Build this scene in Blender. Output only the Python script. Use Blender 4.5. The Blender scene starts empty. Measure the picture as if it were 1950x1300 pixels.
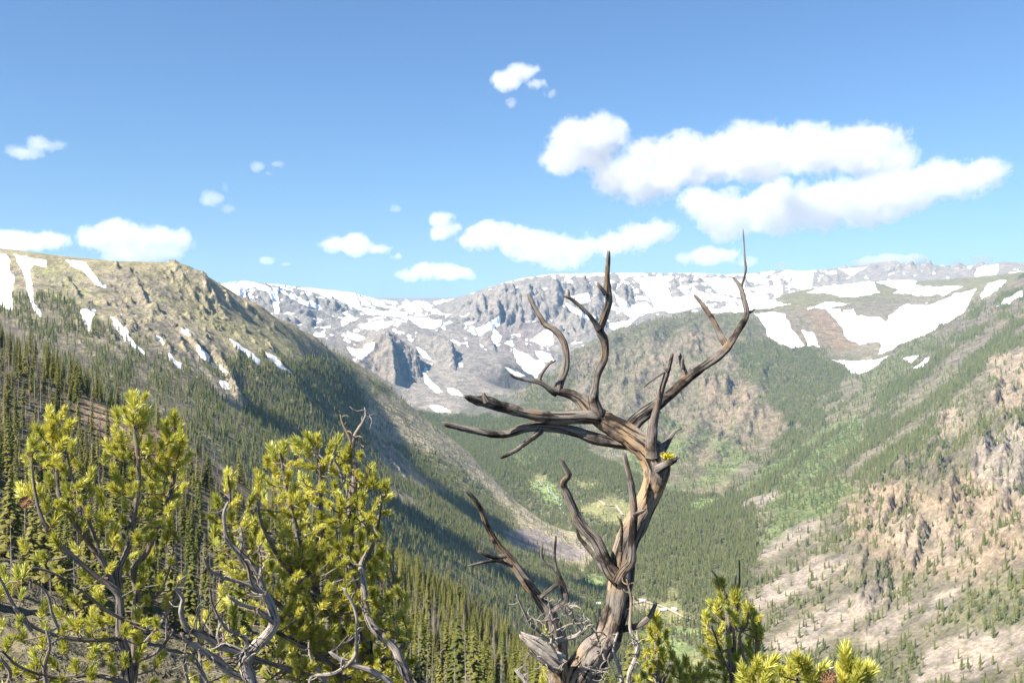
import bpy, math, random
import numpy as np
from mathutils import Vector, Matrix

# ------------------------------------------------------------------ camera, sky, sun, exposure
SC = bpy.context.scene
COL = SC.collection
F = 1950 * 35 / 36.0                    # focal length in photograph pixels
PITCH = math.atan(40 / F)
cam_data = bpy.data.cameras.new('camera')
cam_data.lens = 35; cam_data.sensor_width = 36
cam_data.clip_start = 0.05; cam_data.clip_end = 120000
cam = bpy.data.objects.new('camera', cam_data)
cam.rotation_euler = (math.radians(90) - PITCH, 0, 0)
COL.objects.link(cam); SC.camera = cam

SUN_EL = math.radians(44)
SUN_DIR = Vector((-0.82 * math.cos(SUN_EL), -0.572 * math.cos(SUN_EL), math.sin(SUN_EL))).normalized()   # towards the sun
world = bpy.data.worlds.new('World'); SC.world = world; world.use_nodes = True
nt = world.node_tree; nt.nodes.clear()
sky = nt.nodes.new('ShaderNodeTexSky'); sky.sky_type = 'NISHITA'; sky.sun_disc = False
sky.sun_elevation = SUN_EL
sky.sun_rotation = math.atan2(SUN_DIR.x, SUN_DIR.y)
sky.altitude = 2600; sky.air_density = 1.4; sky.dust_density = 4.5; sky.ozone_density = 8.0
bg = nt.nodes.new('ShaderNodeBackground'); bg.inputs['Strength'].default_value = 0.066
wo = nt.nodes.new('ShaderNodeOutputWorld')
nt.links.new(sky.outputs[0], bg.inputs[0]); nt.links.new(bg.outputs[0], wo.inputs[0])

sl = bpy.data.lights.new('sun', 'SUN'); sl.energy = 5.0; sl.angle = math.radians(0.53); sl.color = (1.0, 0.93, 0.82)
so = bpy.data.objects.new('sun', sl); so.rotation_euler = (-SUN_DIR).to_track_quat('-Z', 'Y').to_euler()
COL.objects.link(so)

SC.view_settings.view_transform = 'Standard'; SC.view_settings.look = 'None'
SC.view_settings.exposure = 1.3; SC.view_settings.gamma = 1.0; SC.view_settings.use_curve_mapping = False
SC.render.engine = 'CYCLES'
SC.cycles.max_bounces = 8; SC.cycles.diffuse_bounces = 2; SC.cycles.glossy_bounces = 1
SC.cycles.transmission_bounces = 2; SC.cycles.transparent_max_bounces = 8; SC.cycles.volume_bounces = 6
SC.cycles.volume_step_rate = 4.0
SC.cycles.use_denoising = True
SC.cycles.caustics_reflective = False; SC.cycles.caustics_refractive = False

# ------------------------------------------------------------------ picture geometry helpers
CP, SP = math.cos(PITCH), math.sin(PITCH)
def ray(px, py):
    X = (px - 975.0); Z = 650.0 - py
    return X, F * CP + Z * SP, -F * SP + Z * CP
def pt(px, py, r):
    """point at horizontal range r seen at photograph pixel (px, py)"""
    x, y, z = ray(px, py); k = r / math.hypot(x, y)
    return (x * k, y * k, z * k)
def proj(x, y, z):
    yy = y * CP - z * SP; zz = y * SP + z * CP
    return 975.0 + F * x / yy, 650.0 - F * zz / yy

# ------------------------------------------------------------------ noise
_PC = {}
def _perm(seed):
    if seed in _PC: return _PC[seed]
    p = np.random.RandomState(seed).permutation(256); _PC[seed] = np.concatenate([p, p]).astype(np.int32); return _PC[seed]
_ang = np.linspace(0, 2 * np.pi, 256, endpoint=False)
_GX, _GY = np.cos(_ang).astype(np.float32), np.sin(_ang).astype(np.float32)
def perlin(x, y, seed=0):
    p = _perm(seed)
    x = np.asarray(x, np.float32); y = np.asarray(y, np.float32)
    xi = np.floor(x).astype(np.int32); yi = np.floor(y).astype(np.int32)
    xf = x - xi; yf = y - yi; xi &= 255; yi &= 255
    u = xf * xf * xf * (xf * (xf * 6 - 15) + 10); v = yf * yf * yf * (yf * (yf * 6 - 15) + 10)
    def g(ix, iy, dx, dy):
        h = p[p[ix & 255] + (iy & 255)]
        return _GX[h] * dx + _GY[h] * dy
    a = g(xi, yi, xf, yf); b = g(xi + 1, yi, xf - 1, yf)
    c = g(xi, yi + 1, xf, yf - 1); d = g(xi + 1, yi + 1, xf - 1, yf - 1)
    return ((a + u * (b - a)) * (1 - v) + (c + u * (d - c)) * v) * 1.5
def fbm(x, y, o=5, seed=0, gain=0.5, lac=2.03):
    s = 0; a = 1.0; t = 0
    for i in range(o):
        s = s + a * perlin(x, y, seed + i); t += a; a *= gain; x = x * lac + 17.3; y = y * lac + 9.1
    return s / t
def ridged(x, y, o=5, seed=0, gain=0.55, lac=2.03):
    s = 0; a = 1.0; t = 0
    for i in range(o):
        s = s + a * (1 - 2 * np.abs(perlin(x, y, seed + i))); t += a; a *= gain; x = x * lac + 11.7; y = y * lac + 5.3
    return s / t
def sstep(a, b, x):
    t = np.clip((x - a) / (b - a), 0, 1); return t * t * (3 - 2 * t)

# ------------------------------------------------------------------ object helpers
def mesh_obj(name, me, mat=None, parent=None):
    o = bpy.data.objects.new(name, me)
    if mat is not None and len(me.materials) == 0: me.materials.append(mat)
    COL.objects.link(o)
    if parent is not None: o.parent = parent
    return o
def tag(o, label=None, cat=None, group=None, kind=None):
    if label: o['label'] = label
    if cat: o['category'] = cat
    if group: o['group'] = group
    if kind: o['kind'] = kind
    return o
def empty(name, loc=(0, 0, 0), rz=0.0):
    o = bpy.data.objects.new(name, None); o.location = loc; o.rotation_euler = (0, 0, rz)
    o.empty_display_size = 0.2; COL.objects.link(o); return o
def np_mesh(name, V, Fq, smooth=True):
    """V (n,3), Fq (m,3 or 4) -> mesh"""
    me = bpy.data.meshes.new(name)
    V = np.ascontiguousarray(V, np.float32); Fq = np.ascontiguousarray(Fq, np.int32)
    m, k = Fq.shape
    me.vertices.add(len(V)); me.vertices.foreach_set('co', V.ravel())
    me.loops.add(m * k); me.loops.foreach_set('vertex_index', Fq.ravel())
    me.polygons.add(m)
    me.polygons.foreach_set('loop_start', np.arange(0, m * k, k, dtype=np.int32))
    try: me.polygons.foreach_set('loop_total', np.full(m, k, np.int32))
    except Exception: pass
    me.polygons.foreach_set('use_smooth', np.full(m, smooth, bool))
    me.update(calc_edges=True)
    return me
def set_attr(me, name, arr, kind='FLOAT'):
    a = me.attributes.new(name, kind, 'POINT')
    if kind == 'FLOAT': a.data.foreach_set('value', np.ascontiguousarray(arr, np.float32))
    elif kind == 'FLOAT_COLOR': a.data.foreach_set('color', np.ascontiguousarray(arr, np.float32).ravel())
    else: a.data.foreach_set('vector', np.ascontiguousarray(arr, np.float32).ravel())
class NT:
    """tiny node-tree writer"""
    def __init__(s, name):
        s.m = bpy.data.materials.new(name); s.m.use_nodes = True; s.t = s.m.node_tree; s.t.nodes.clear()
        s.out = s.t.nodes.new('ShaderNodeOutputMaterial')
    def n(s, typ, ins=None, **kw):
        nd = s.t.nodes.new(typ)
        for k, v in kw.items(): setattr(nd, k, v)
        for k, v in (ins or {}).items():
            if isinstance(v, bpy.types.NodeSocket): s.t.links.new(v, nd.inputs[k])
            else: nd.inputs[k].default_value = v
        return nd
    def mix(s, fac, a, b, mode='MIX'):
        nd = s.t.nodes.new('ShaderNodeMix'); nd.data_type = 'RGBA'; nd.blend_type = mode
        for k, v in ((0, fac), (6, a), (7, b)):
            if isinstance(v, bpy.types.NodeSocket): s.t.links.new(v, nd.inputs[k])
            else: nd.inputs[k].default_value = v if k == 0 else (tuple(v) + (1,))[:4]
        return nd.outputs[2]
    def math(s, op, a, b=None, c=None):
        nd = s.t.nodes.new('ShaderNodeMath'); nd.operation = op
        for i, v in enumerate((a, b, c)):
            if v is None: continue
            if isinstance(v, bpy.types.NodeSocket): s.t.links.new(v, nd.inputs[i])
            else: nd.inputs[i].default_value = v
        return nd.outputs[0]
    def rng(s, v, a, b, c=0.0, d=1.0):
        nd = s.t.nodes.new('ShaderNodeMapRange'); nd.inputs[1].default_value = a; nd.inputs[2].default_value = b
        nd.inputs[3].default_value = c; nd.inputs[4].default_value = d
        s.t.links.new(v, nd.inputs[0]); return nd.outputs[0]
    def noise(s, vec, scale, detail=4, rough=0.55):
        nd = s.n('ShaderNodeTexNoise', {'Scale': scale, 'Detail': detail, 'Roughness': rough}); s.t.links.new(vec, nd.inputs['Vector']); return nd.outputs['Fac']
    def surf(s, sock): s.t.links.new(sock, s.out.inputs['Surface'])
    def vol(s, sock): s.t.links.new(sock, s.out.inputs['Volume'])
# ------------------------------------------------------------------ the terrain: one height field, from surveyed points
CPTS = []        # (u, v, s, amp): azimuth, log range, slope to the eye, relief in pixels
def uvs(p): r = math.hypot(p[0], p[1]); return math.atan2(p[0], p[1]), math.log(r), p[2] / r
def C(px, py, r, amp=3.0):
    u, v, s = uvs(pt(px, py, r)); CPTS.append((u, v, s, amp))
def Z(px, r, z, amp=3.0):
    CPTS.append((math.atan2(px - 975, F), math.log(r), z / r, amp))
def line(pts, amp=3.0, step=45, back=None):
    """a ridge or foot line; back=(range factor, pixels lower) adds the far side of a crest"""
    for (a, b) in zip(pts[:-1], pts[1:]):
        n = max(1, int(math.hypot(b[0] - a[0], b[1] - a[1]) / step))
        for i in range(n):
            t = i / n; q = [a[k] + (b[k] - a[k]) * t for k in range(3)]
            C(q[0], q[1], q[2], amp)
            if back: C(q[0], q[1] + back[1], q[2] * back[0], amp)
    C(*pts[-1], amp)
    if back: C(pts[-1][0], pts[-1][1] + back[1], pts[-1][2] * back[0], amp)

# the hillside the camera stands on
for px in (-700, 0, 500, 975, 1500, 1950, 2700):
    t = (px - 0) / 1950.0
    Z(px, 1.2, -1.75, 0.0); Z(px, 5, -3.3, 0.5); Z(px, 20, -9.0 - 1.5 * t, 1.0)
for px, py, r in ((0, 1300, 95), (300, 1300, 110), (600, 1300, 150), (800, 1300, 210), (0, 1100, 150), (250, 1100, 190), (450, 1150, 210),
                  (0, 900, 250), (200, 950, 270), (400, 1000, 290), (600, 1130, 300), (800, 1200, 330), (950, 1270, 350)): C(px, py, r, 2.0)
line([(-60, 640, 470), (0, 655, 460), (100, 705, 450), (190, 768, 430), (262, 800, 400), (300, 818, 375), (330, 862, 360)], 1.5, 40, (1.25, 60))
line([(365, 885, 430), (500, 960, 470), (620, 1020, 520), (720, 1065, 540), (820, 1125, 530), (920, 1185, 510), (1010, 1250, 480), (1080, 1320, 430)], 2.0, 45, (1.2, 60))
for px, r, z in ((1300, 300, -125), (1300, 700, -330), (1600, 400, -170), (1600, 900, -440), (1950, 400, -175), (1950, 1000, -460), (2600, 400, -170), (2600, 1000, -450), (1150, 1100, -500), (1400, 1300, -590)): Z(px, r, z, 2)
# hollow behind it
for px, r, z in ((-600, 800, -60), (0, 800, -75), (150, 850, -105), (300, 850, -150), (450, 900, -190), (600, 1000, -270), (750, 1050, -350), (900, 1150, -440), (1000, 1250, -520)): Z(px, r, z, 2)

# the mountain on the left
line([(-400, 455, 2900), (-150, 468, 2800), (0, 475, 2700), (100, 487, 2600), (230, 499, 2450), (340, 502, 2350), (385, 520, 2350), (430, 548, 2430), (500, 585, 2560), (560, 618, 2720),
      (600, 640, 2830), (660, 680, 3000), (700, 705, 3050), (745, 742, 3080), (800, 790, 3100), (850, 828, 3100), (900, 868, 3080), (935, 905, 3050), (975, 945, 3000), (1010, 975, 2930),
      (1060, 1005, 2850), (1110, 1035, 2770), (1150, 1070, 2650)], 3.0, 40, (1.13, 42))
for px, py, r, a in ((-300, 560, 2100, 6), (-300, 680, 1400, 4), (0, 540, 2250, 6), (0, 600, 1800, 6), (0, 680, 1350, 4), (100, 560, 2100, 8), (120, 640, 1700, 7), (150, 740, 1300, 5),
                  (200, 540, 2220, 8), (230, 620, 1850, 8), (250, 720, 1480, 5), (300, 560, 2180, 7), (320, 640, 1850, 9), (330, 760, 1450, 5), (350, 840, 1250, 4), (400, 600, 2230, 5), (420, 690, 1880, 7),
                  (430, 790, 1520, 5), (440, 880, 1280, 4), (500, 660, 2160, 3), (470, 610, 2360, 2), (560, 650, 2480, 2), (540, 690, 2120, 3), (520, 740, 1950, 6), (530, 840, 1560, 5), (540, 930, 1320, 4), (600, 720, 2320, 3), (620, 800, 2100, 5), (640, 900, 1600, 5), (650, 980, 1400, 4),
                  (700, 800, 2620, 4), (730, 870, 2300, 5), (760, 940, 2000, 5), (740, 1020, 1560, 4), (800, 870, 2760, 4), (830, 940, 2400, 4), (860, 1010, 1950, 4), (880, 1080, 1760, 3),
                  (900, 930, 2790, 4), (930, 1000, 2450, 3), (960, 1070, 2060, 3), (1000, 1030, 2540, 3), (1030, 1080, 2230, 2), (1060, 1130, 2080, 2), (1000, 1140, 1860, 2), (1100, 1100, 2330, 2), (1120, 1180, 2030, 2)): C(px, py, r, a)
# shadowed spur crest on its lower flank
line([(690, 770, 2750), (750, 815, 2800), (820, 850, 2830)], 3, 40)

# valley floor
for px, py, r in ((1200, 1300, 1850), (1150, 1250, 1920), (1250, 1200, 2130), (1200, 1130, 2300), (1280, 1100, 2420), (1200, 1050, 2650), (1150, 1000, 2950), (1240, 990, 3020), (1090, 960, 3220), (1180, 930, 3420),
                  (1050, 915, 3600), (1000, 890, 3850), (1100, 880, 3900), (950, 860, 4180), (1020, 845, 4350), (905, 830, 4650), (970, 805, 4850), (870, 808, 4950), (930, 785, 5250), (1000, 778, 5350),
                  (1320, 1050, 2650), (1330, 1150, 2230), (1350, 1250, 1930), (1300, 985, 3150)): C(px, py, r, 1.0)
Z(1000, 3150, -600, 1); Z(900, 3600, -560, 1); Z(800, 3800, -530, 2); Z(650, 3800, -480, 2); Z(400, 4200, -420, 3); Z(150, 4000, -300, 3); Z(-300, 4200, -200, 3); Z(500, 5200, -400, 3); Z(700, 4900, -480, 2)

# head of the valley and the far range
line([(780, 800, 5000), (850, 790, 5250), (905, 775, 5500), (985, 765, 5600)], 2, 40)
line([(560, 640, 6700), (640, 668, 6500), (680, 690, 6300)], 4, 40)
for px, py, r in ((775, 742, 6000), (800, 745, 5950), (790, 725, 6250), (820, 735, 6150), (800, 700, 6600), (840, 740, 5900), (760, 770, 5450), (860, 725, 6200), (890, 720, 6250), (875, 700, 6500), (905, 715, 6300), (950, 745, 5950), (930, 700, 6600), (960, 700, 6600), (960, 670, 7000), (840, 660, 7000), (800, 650, 7150)): C(px, py, r, 2)
line([(690, 612, 7700), (760, 622, 7500), (830, 618, 7700)], 4, 40)
line([(650, 690, 5900), (700, 720, 5600), (740, 760, 5300)], 4, 40)
for px, py, r, a in ((985, 700, 6700, 4), (1020, 720, 6500, 3), (1060, 735, 6200, 2), (1000, 745, 6050, 2)): C(px, py, r, a)
line([(300, 545, 9200), (420, 543, 9200), (465, 535, 9200), (540, 546, 9400), (610, 552, 9600), (680, 560, 9700), (745, 580, 9700), (800, 584, 9600), (840, 579, 9500), (880, 564, 9300), (940, 546, 9200),
      (1000, 531, 9000), (1080, 527, 9000), (1150, 526, 9000), (1220, 527, 9100), (1300, 524, 9300), (1360, 524, 9500), (1410, 527, 9700), (1470, 522, 10000), (1505, 514, 10200), (1540, 519, 10300), (1600, 512, 10500),
      (1650, 508, 10700), (1690, 498, 10900), (1725, 503, 10900), (1770, 505, 10900), (1850, 510, 10900), (1875, 506, 10700), (1910, 499, 10500), (1960, 504, 10300), (2100, 508, 10000), (2500, 500, 9500)], 1.5, 35, (1.12, 8))
for px, py, r, a in ((430, 575, 8500, 7), (480, 575, 8650, 8), (540, 580, 8700, 9), (600, 590, 8500, 9), (500, 610, 8000, 9), (560, 615, 7900, 9), (620, 630, 7600, 7), (660, 590, 8700, 6), (720, 597, 8800, 4), (790, 605, 8800, 4), (850, 605, 8800, 6), (900, 590, 8700, 9),
                  (960, 570, 8600, 9), (960, 620, 8000, 10), (1000, 590, 8350, 10), (1000, 650, 7600, 6), (1050, 570, 8500, 10), (1050, 620, 7950, 10), (1060, 680, 7000, 6), (1100, 560, 8600, 10), (1110, 620, 7900, 12), (1110, 675, 7200, 6),
                  (1160, 560, 8600, 9), (1170, 600, 8100, 8), (1240, 570, 8550, 6), (1250, 592, 8200, 4), (1310, 555, 8800, 6), (1330, 578, 8400, 3), (1400, 555, 9100, 6), (1400, 575, 8700, 3),
                  (1500, 545, 9400, 5), (1550, 545, 9600, 5), (1620, 527, 10000, 3), (1700, 520, 10300, 3), (1780, 522, 10200, 3), (1850, 523, 10000, 3)): C(px, py, r, a)

# the middle ridge behind the snag and the plateau it climbs to
line([(985, 748, 5900), (1030, 718, 6050), (1090, 672, 6300), (1130, 648, 6450), (1180, 625, 6600), (1250, 608, 6750), (1300, 597, 6900), (1350, 590, 7100), (1400, 585, 7300)], 2.5, 40, (1.1, 30))
for px, py, r, a in ((1040, 790, 5250, 2), (1000, 800, 4980, 2), (1080, 740, 5750, 4), (1060, 830, 4600, 2), (1130, 720, 5850, 5), (1130, 800, 5050, 5), (1140, 860, 4350, 3), (1200, 680, 6150, 6), (1200, 760, 5450, 6), (1220, 840, 4600, 5), (1200, 900, 3900, 3),
                  (1290, 650, 6350, 6), (1290, 730, 5600, 6), (1300, 810, 4850, 5), (1300, 890, 4050, 3), (1380, 630, 6500, 6), (1370, 700, 5800, 6), (1380, 770, 5150, 6), (1390, 840, 4500, 4), (1380, 890, 4000, 2),
                  (1450, 610, 6900, 5), (1450, 660, 6200, 5), (1450, 720, 5600, 4), (1460, 790, 4900, 4), (1520, 640, 6450, 4), (1520, 700, 5750, 3), (1530, 750, 5250, 2), (1570, 680, 6050, 3), (1280, 930, 3600, 2)): C(px, py, r, a)
line([(1420, 578, 7600), (1500, 565, 8200), (1560, 550, 8800), (1650, 540, 9200), (1750, 538, 9200), (1840, 535, 9000), (1930, 522, 9000)], 1.5, 50)
line([(1440, 592, 7300), (1500, 592, 7350), (1560, 585, 7500), (1640, 590, 7400), (1700, 590, 7400), (1760, 580, 7500), (1840, 555, 7800)], 1.5, 40)
line([(1575, 625, 6750), (1620, 640, 6650), (1680, 640, 6750), (1750, 620, 6900), (1820, 590, 7150)], 1.5, 40)
line([(1600, 672, 6200), (1640, 672, 6200), (1690, 668, 6250)], 1.5, 40)
# gully between the middle ridge and the right mountain
line([(1628, 708, 5800), (1590, 745, 5350), (1550, 785, 4900), (1500, 828, 4500), (1440, 868, 4150), (1390, 905, 3850), (1330, 950, 3450)], 1.5, 40)

# the mountain on the right
line([(1700, 672, 6000), (1760, 640, 6150), (1830, 600, 6350), (1880, 565, 6600), (1930, 535, 6900), (2000, 505, 7000), (2300, 440, 6800), (2600, 420, 6500)], 3, 45)
for px, py, r, a in ((1680, 720, 5350, 3), (1640, 760, 4950, 3), (1600, 800, 4550, 3), (1760, 680, 5400, 4), (1740, 740, 4800, 4), (1700, 800, 4300, 4), (1660, 850, 3900, 4), (1560, 850, 4100, 3), (1600, 900, 3550, 3), (1500, 890, 3800, 2), (1480, 940, 3350, 2), (1540, 960, 3050, 2),
                  (1430, 980, 3100, 1.5), (1450, 1040, 2750, 1.5), (1840, 640, 5500, 5), (1850, 700, 4700, 6), (1820, 760, 4150, 6), (1780, 820, 3700, 6), (1720, 880, 3300, 6), (1660, 940, 2950, 6), (1580, 1010, 2650, 3), (1510, 1040, 2600, 2), (1480, 1080, 2470, 1.5),
                  (1940, 600, 5300, 5), (1940, 660, 4550, 6), (1930, 720, 3900, 8), (1910, 790, 3350, 9), (1880, 850, 2950, 9), (1850, 910, 2650, 9), (1800, 970, 2450, 9), (1740, 1030, 2300, 9), (1660, 1070, 2250, 6), (1590, 1090, 2250, 3), (1510, 1130, 2200, 1.5),
                  (1945, 870, 2680, 9), (1940, 950, 2380, 9), (1930, 1030, 2130, 9), (1870, 1060, 2100, 8), (1800, 1090, 2080, 6), (1700, 1140, 2060, 2), (1600, 1170, 2030, 1.5), (1500, 1200, 2000, 1.5), (1420, 1200, 2050, 1.5),
                  (1940, 1110, 1940, 4), (1850, 1150, 1920, 3), (1750, 1200, 1880, 2), (1650, 1240, 1840, 2), (1550, 1260, 1830, 1.5), (1450, 1290, 1800, 1.5), (1940, 1200, 1780, 2), (1850, 1250, 1740, 2), (1750, 1300, 1680, 2), (1940, 1300, 1600, 2),
                  (2300, 600, 4700, 6), (2300, 800, 3000, 8), (2300, 1000, 2000, 6), (2300, 1200, 1500, 3), (2700, 600, 4200, 5), (2700, 900, 2200, 5), (2700, 1200, 1200, 3)): C(px, py, r, a)
for px in (-700, 0, 500, 975, 1500, 1950, 2700): Z(px, 14500, 330, 1); Z(px, 20000, 100, 1)
Z(-500, 9000, 200, 3); Z(0, 9000, 300, 3); Z(200, 7000, -100, 3)

CPA = np.array(CPTS, np.float64)
key = np.round(CPA[:, :2] * 4000).astype(np.int64)
_, ui = np.unique(key, axis=0, return_index=True); CPA = CPA[np.sort(ui)]
Pc = CPA[:, :2]; n = len(Pc)
def _phi(d): return d
D = np.sqrt(((Pc[:, None] - Pc[None]) ** 2).sum(-1))
A = np.zeros((n + 3, n + 3)); A[:n, :n] = _phi(D) - np.eye(n) * 0.0006; A[:n, n] = 1; A[:n, n + 1:] = Pc; A[n, :n] = 1; A[n + 1:, :n] = Pc.T
W = np.linalg.solve(A, np.concatenate([CPA[:, 2], np.zeros(3)]))

# grid: columns in azimuth, rows in log range
US = np.concatenate([np.linspace(-0.85, -0.505, 36)[:-1], np.linspace(-0.505, 0.505, 800), np.linspace(0.505, 0.85, 36)[1:]])
def rows(a, b, n): return list(np.linspace(math.log(a), math.log(b), n, endpoint=False))
VS = np.array(rows(1.2, 60, 40) + rows(60, 560, 190) + rows(560, 1250, 60) + rows(1250, 3200, 440) + rows(3200, 3600, 40) + rows(3600, 7700, 420) + rows(7700, 10900, 230) + rows(10900, 20000, 20) + [math.log(20000)])
NU, NV = len(US), len(VS)
# coarse evaluation, then cubic-free bilinear lift
cu = np.linspace(US[0], US[-1], 380); cv = VS[::3]; cv = np.append(cv, VS[-1]) if cv[-1] < VS[-1] else cv
gu, gv = np.meshgrid(cu, cv)
q = np.stack([gu.ravel(), gv.ravel()], 1)
S0 = np.zeros(len(q)); A0 = np.zeros(len(q))
for i in range(0, len(q), 20000):
    d2 = ((q[i:i + 20000, None, 0] - Pc[None, :, 0]) ** 2 + (q[i:i + 20000, None, 1] - Pc[None, :, 1]) ** 2)
    S0[i:i + 20000] = np.sqrt(d2) @ W[:n] + W[n] + q[i:i + 20000] @ W[n + 1:]
    w = 1.0 / (d2 + 1e-5) ** 2
    A0[i:i + 20000] = (w @ CPA[:, 3]) / w.sum(1)
S0 = S0.reshape(gu.shape); A0 = A0.reshape(gu.shape)
def lift(G):
    T = np.empty((len(cv), NU))
    for i in range(len(cv)): T[i] = np.interp(US, cu, G[i])
    iv = np.clip(np.searchsorted(cv, VS, side='right') - 1, 0, len(cv) - 2)
    t = ((VS - cv[iv]) / (cv[iv + 1] - cv[iv]))[:, None]
    return T[iv] * (1 - t) + T[iv + 1] * t
S = lift(S0); AMP = lift(A0)
AMP = AMP * np.where((np.exp(VS)[:, None] > 1250) & (np.exp(VS)[:, None] < 3350) & (US[None, :] < 0.09), 0.62, 1.0)
U, V = np.meshgrid(US, VS)
R = np.exp(V)
PXI = 975 + F * np.tan(U)                       # picture column of each grid line
def chain(xs, ys, x): return np.interp(x, xs, ys)

# relief: gullies and ribs that run down the slopes, then broken rock
wx = fbm(U * 14, V * 9, 3, 40) * 0.03; wy = fbm(U * 14, V * 9, 3, 50) * 0.05
left = (R > 1150) & (R < 3350) & (PXI < 1160)
far = R > 7000
# downhill on the left mountain runs to the right and towards the eye: shear the domain along it
sh = np.where(left, 0.30, 0.0)
ua = U + wx + sh * (V - 7.5)
rib = ridged(ua * 22, (V + wy) * 4, 6, 3, 0.58)
rib2 = ridged(ua * 95 + 3, (V + wy) * 22, 4, 13)
rock = fbm(U * 190, V * 130, 4, 23, 0.6)
cliffy = sstep(4.5, 9.0, AMP) * np.where(left, 0.25, 1.0)
relief = AMP * (1.25 * rib + 0.25 * rib2 * (0.5 + cliffy) + 0.30 * rock)
# crags: the noise is cut into steps so that faces break into walls and ledges
crag = fbm(ua * 60 + wx * 20, V * 34 + wy * 20, 5, 63, 0.55)
relief += AMP * 0.9 * (sstep(0.02, 0.12, crag) + 0.8 * sstep(0.2, 0.28, crag)) * cliffy
MPX = relief / F
S = S + MPX * sstep(30, 120, R)
S = S + sstep(3, 30, R) * (1 - sstep(100, 300, R)) * fbm(U * 30, V * 20, 4, 90) * 0.01
Zt = S * R
X = R * np.sin(U); Y = R * np.cos(U)
# buttresses, spurs and ribs: a crest line with a slope on either side, standing proud of the slope behind
WRX = fbm(U * 150, V * 110, 3, 321, 0.6); WRY = fbm(U * 150 + 9, V * 110, 3, 331, 0.6)
BRK = fbm(U * 300, V * 220, 4, 301, 0.6); BRK2 = ridged(U * 130, V * 90, 4, 311)
def window(pmin, pmax, rmin, rmax):
    ju = np.searchsorted(US, (math.atan((pmin - 975) / F), math.atan((pmax - 975) / F))); jv = np.searchsorted(VS, (math.log(rmin), math.log(rmax)))
    return slice(max(0, jv[0]), min(NV, jv[1] + 1)), slice(max(0, ju[0]), min(NU, ju[1] + 1))
def ridge(crest, left, right, pad=60, rough=1.0):
    """crest: world points (x, y, z); left and right: fall per metre on each side, looking along the crest"""
    P_ = np.array(crest); r_ = np.hypot(P_[:, 0], P_[:, 1]); p_ = 975 + F * P_[:, 0] / P_[:, 1]
    w = window(p_.min() - pad, p_.max() + pad, r_.min() * 0.9, r_.max() * 1.06)
    sc = R[w] / 1896; x, y = X[w] + WRX[w] * 7 * sc, Y[w] + WRY[w] * 16 * sc; best = np.full(x.shape, -1e9)
    for a, b in zip(P_[:-1], P_[1:]):
        e = b[:2] - a[:2]; L = math.hypot(*e) + 1e-6
        t = ((x - a[0]) * e[0] + (y - a[1]) * e[1]) / L ** 2; tc = np.clip(t, 0, 1)
        dx, dy = x - a[0] - tc * e[0], y - a[1] - tc * e[1]
        side = e[0] * dy - e[1] * dx; d = np.hypot(dx, dy)
        nz = (BRK[w] * 0.35 + BRK2[w] * 0.22) * rough
        z = a[2] + (b[2] - a[2]) * tc - d * np.where(side > 0, left, right) * (1 + nz) + nz * 5 * sc * rough
        best = np.maximum(best, z)
    Zt[w] = np.maximum(Zt[w], best)
def at_ground(px, r):
    ju = min(max(np.searchsorted(US, math.atan((px - 975) / F)), 0), NU - 1); jv = min(max(np.searchsorted(VS, math.log(r)), 0), NV - 1)
    return X[jv, ju], Y[jv, ju], Zt[jv, ju]
def rib(p0, r0, p1, r1, h, left, right, n=5, pad=30, rough=1.0):
    """a rib from (column, range) down to another, h metres proud of the slope in its middle"""
    c = []
    for i in range(n + 1):
        t = i / n; g = at_ground(p0 + (p1 - p0) * t, r0 + (r1 - r0) * t); c.append((g[0], g[1], g[2] + h * (math.sin(math.pi * min(1, 0.08 + t * .92)) ** .6 if 0 < i < n else -6)))
    ridge(c, left, right, pad, rough)
W3 = lambda pts: [pt(*p) for p in pts]
ridge(W3([(690, 612, 7500), (725, 625, 7000), (738, 628, 6560), (747, 650, 6330), (750, 690, 6100), (752, 738, 5850)]), 3.0, 0.65, 90, 0.55)      # seen along the crest towards the eye: the dark face is on its left hand
ridge(W3([(737, 628, 6560), (700, 665, 6300), (668, 700, 6000)]), 0.7, 1.1, 60)
ridge(W3([(800, 634, 7200), (845, 640, 6950), (860, 650, 6760), (863, 680, 6560), (866, 700, 6430)]), 3.0, 0.85, 60, .6)
ridge(W3([(905, 636, 7600), (925, 634, 7350), (938, 650, 7100), (945, 672, 6900)]), 2.6, 0.9, 50, .6)
rr = random.Random(12)
for p0 in range(432, 660, 13):                                   # the ribbed wall at the near end of the range
    d = rr.uniform(-8, 8); rib(p0 + d, 9050, p0 + d + rr.uniform(-2, 14), rr.uniform(8000, 8350), rr.uniform(22, 50), rr.uniform(1.9, 3.0), rr.uniform(1.0, 1.6), 5, 18)
for p0 in range(905, 1210, 13):                                  # headwall behind the snag
    d = rr.uniform(-8, 8); rib(p0 + d, 8850, p0 + d + rr.uniform(-6, 14), rr.uniform(7500, 8150), rr.uniform(26, 66), rr.uniform(1.9, 3.0), rr.uniform(1.0, 1.6), 5, 20)
for p0 in range(1095, 1140, 9): rib(p0, 8100, p0 + rr.uniform(0, 6), 7500, rr.uniform(30, 60), 2.2, 1.5, 4, 18)
for p0 in range(1215, 1600, 22): rib(p0 + rr.uniform(-8, 8), 9000 + (p0 - 1215) * 3, p0 + rr.uniform(-4, 16), 8550 + (p0 - 1215) * 2.6, rr.uniform(12, 30), rr.uniform(1.6, 2.6), 1.1, 4, 16)
for p0 in [rr.uniform(1600, 1870) for _ in range(20)]: rib(p0, 10800, p0 + rr.uniform(-4, 10), rr.uniform(10150, 10400), rr.uniform(10, 46), rr.uniform(1.2, 2.4), .8, 4, 14)
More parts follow.
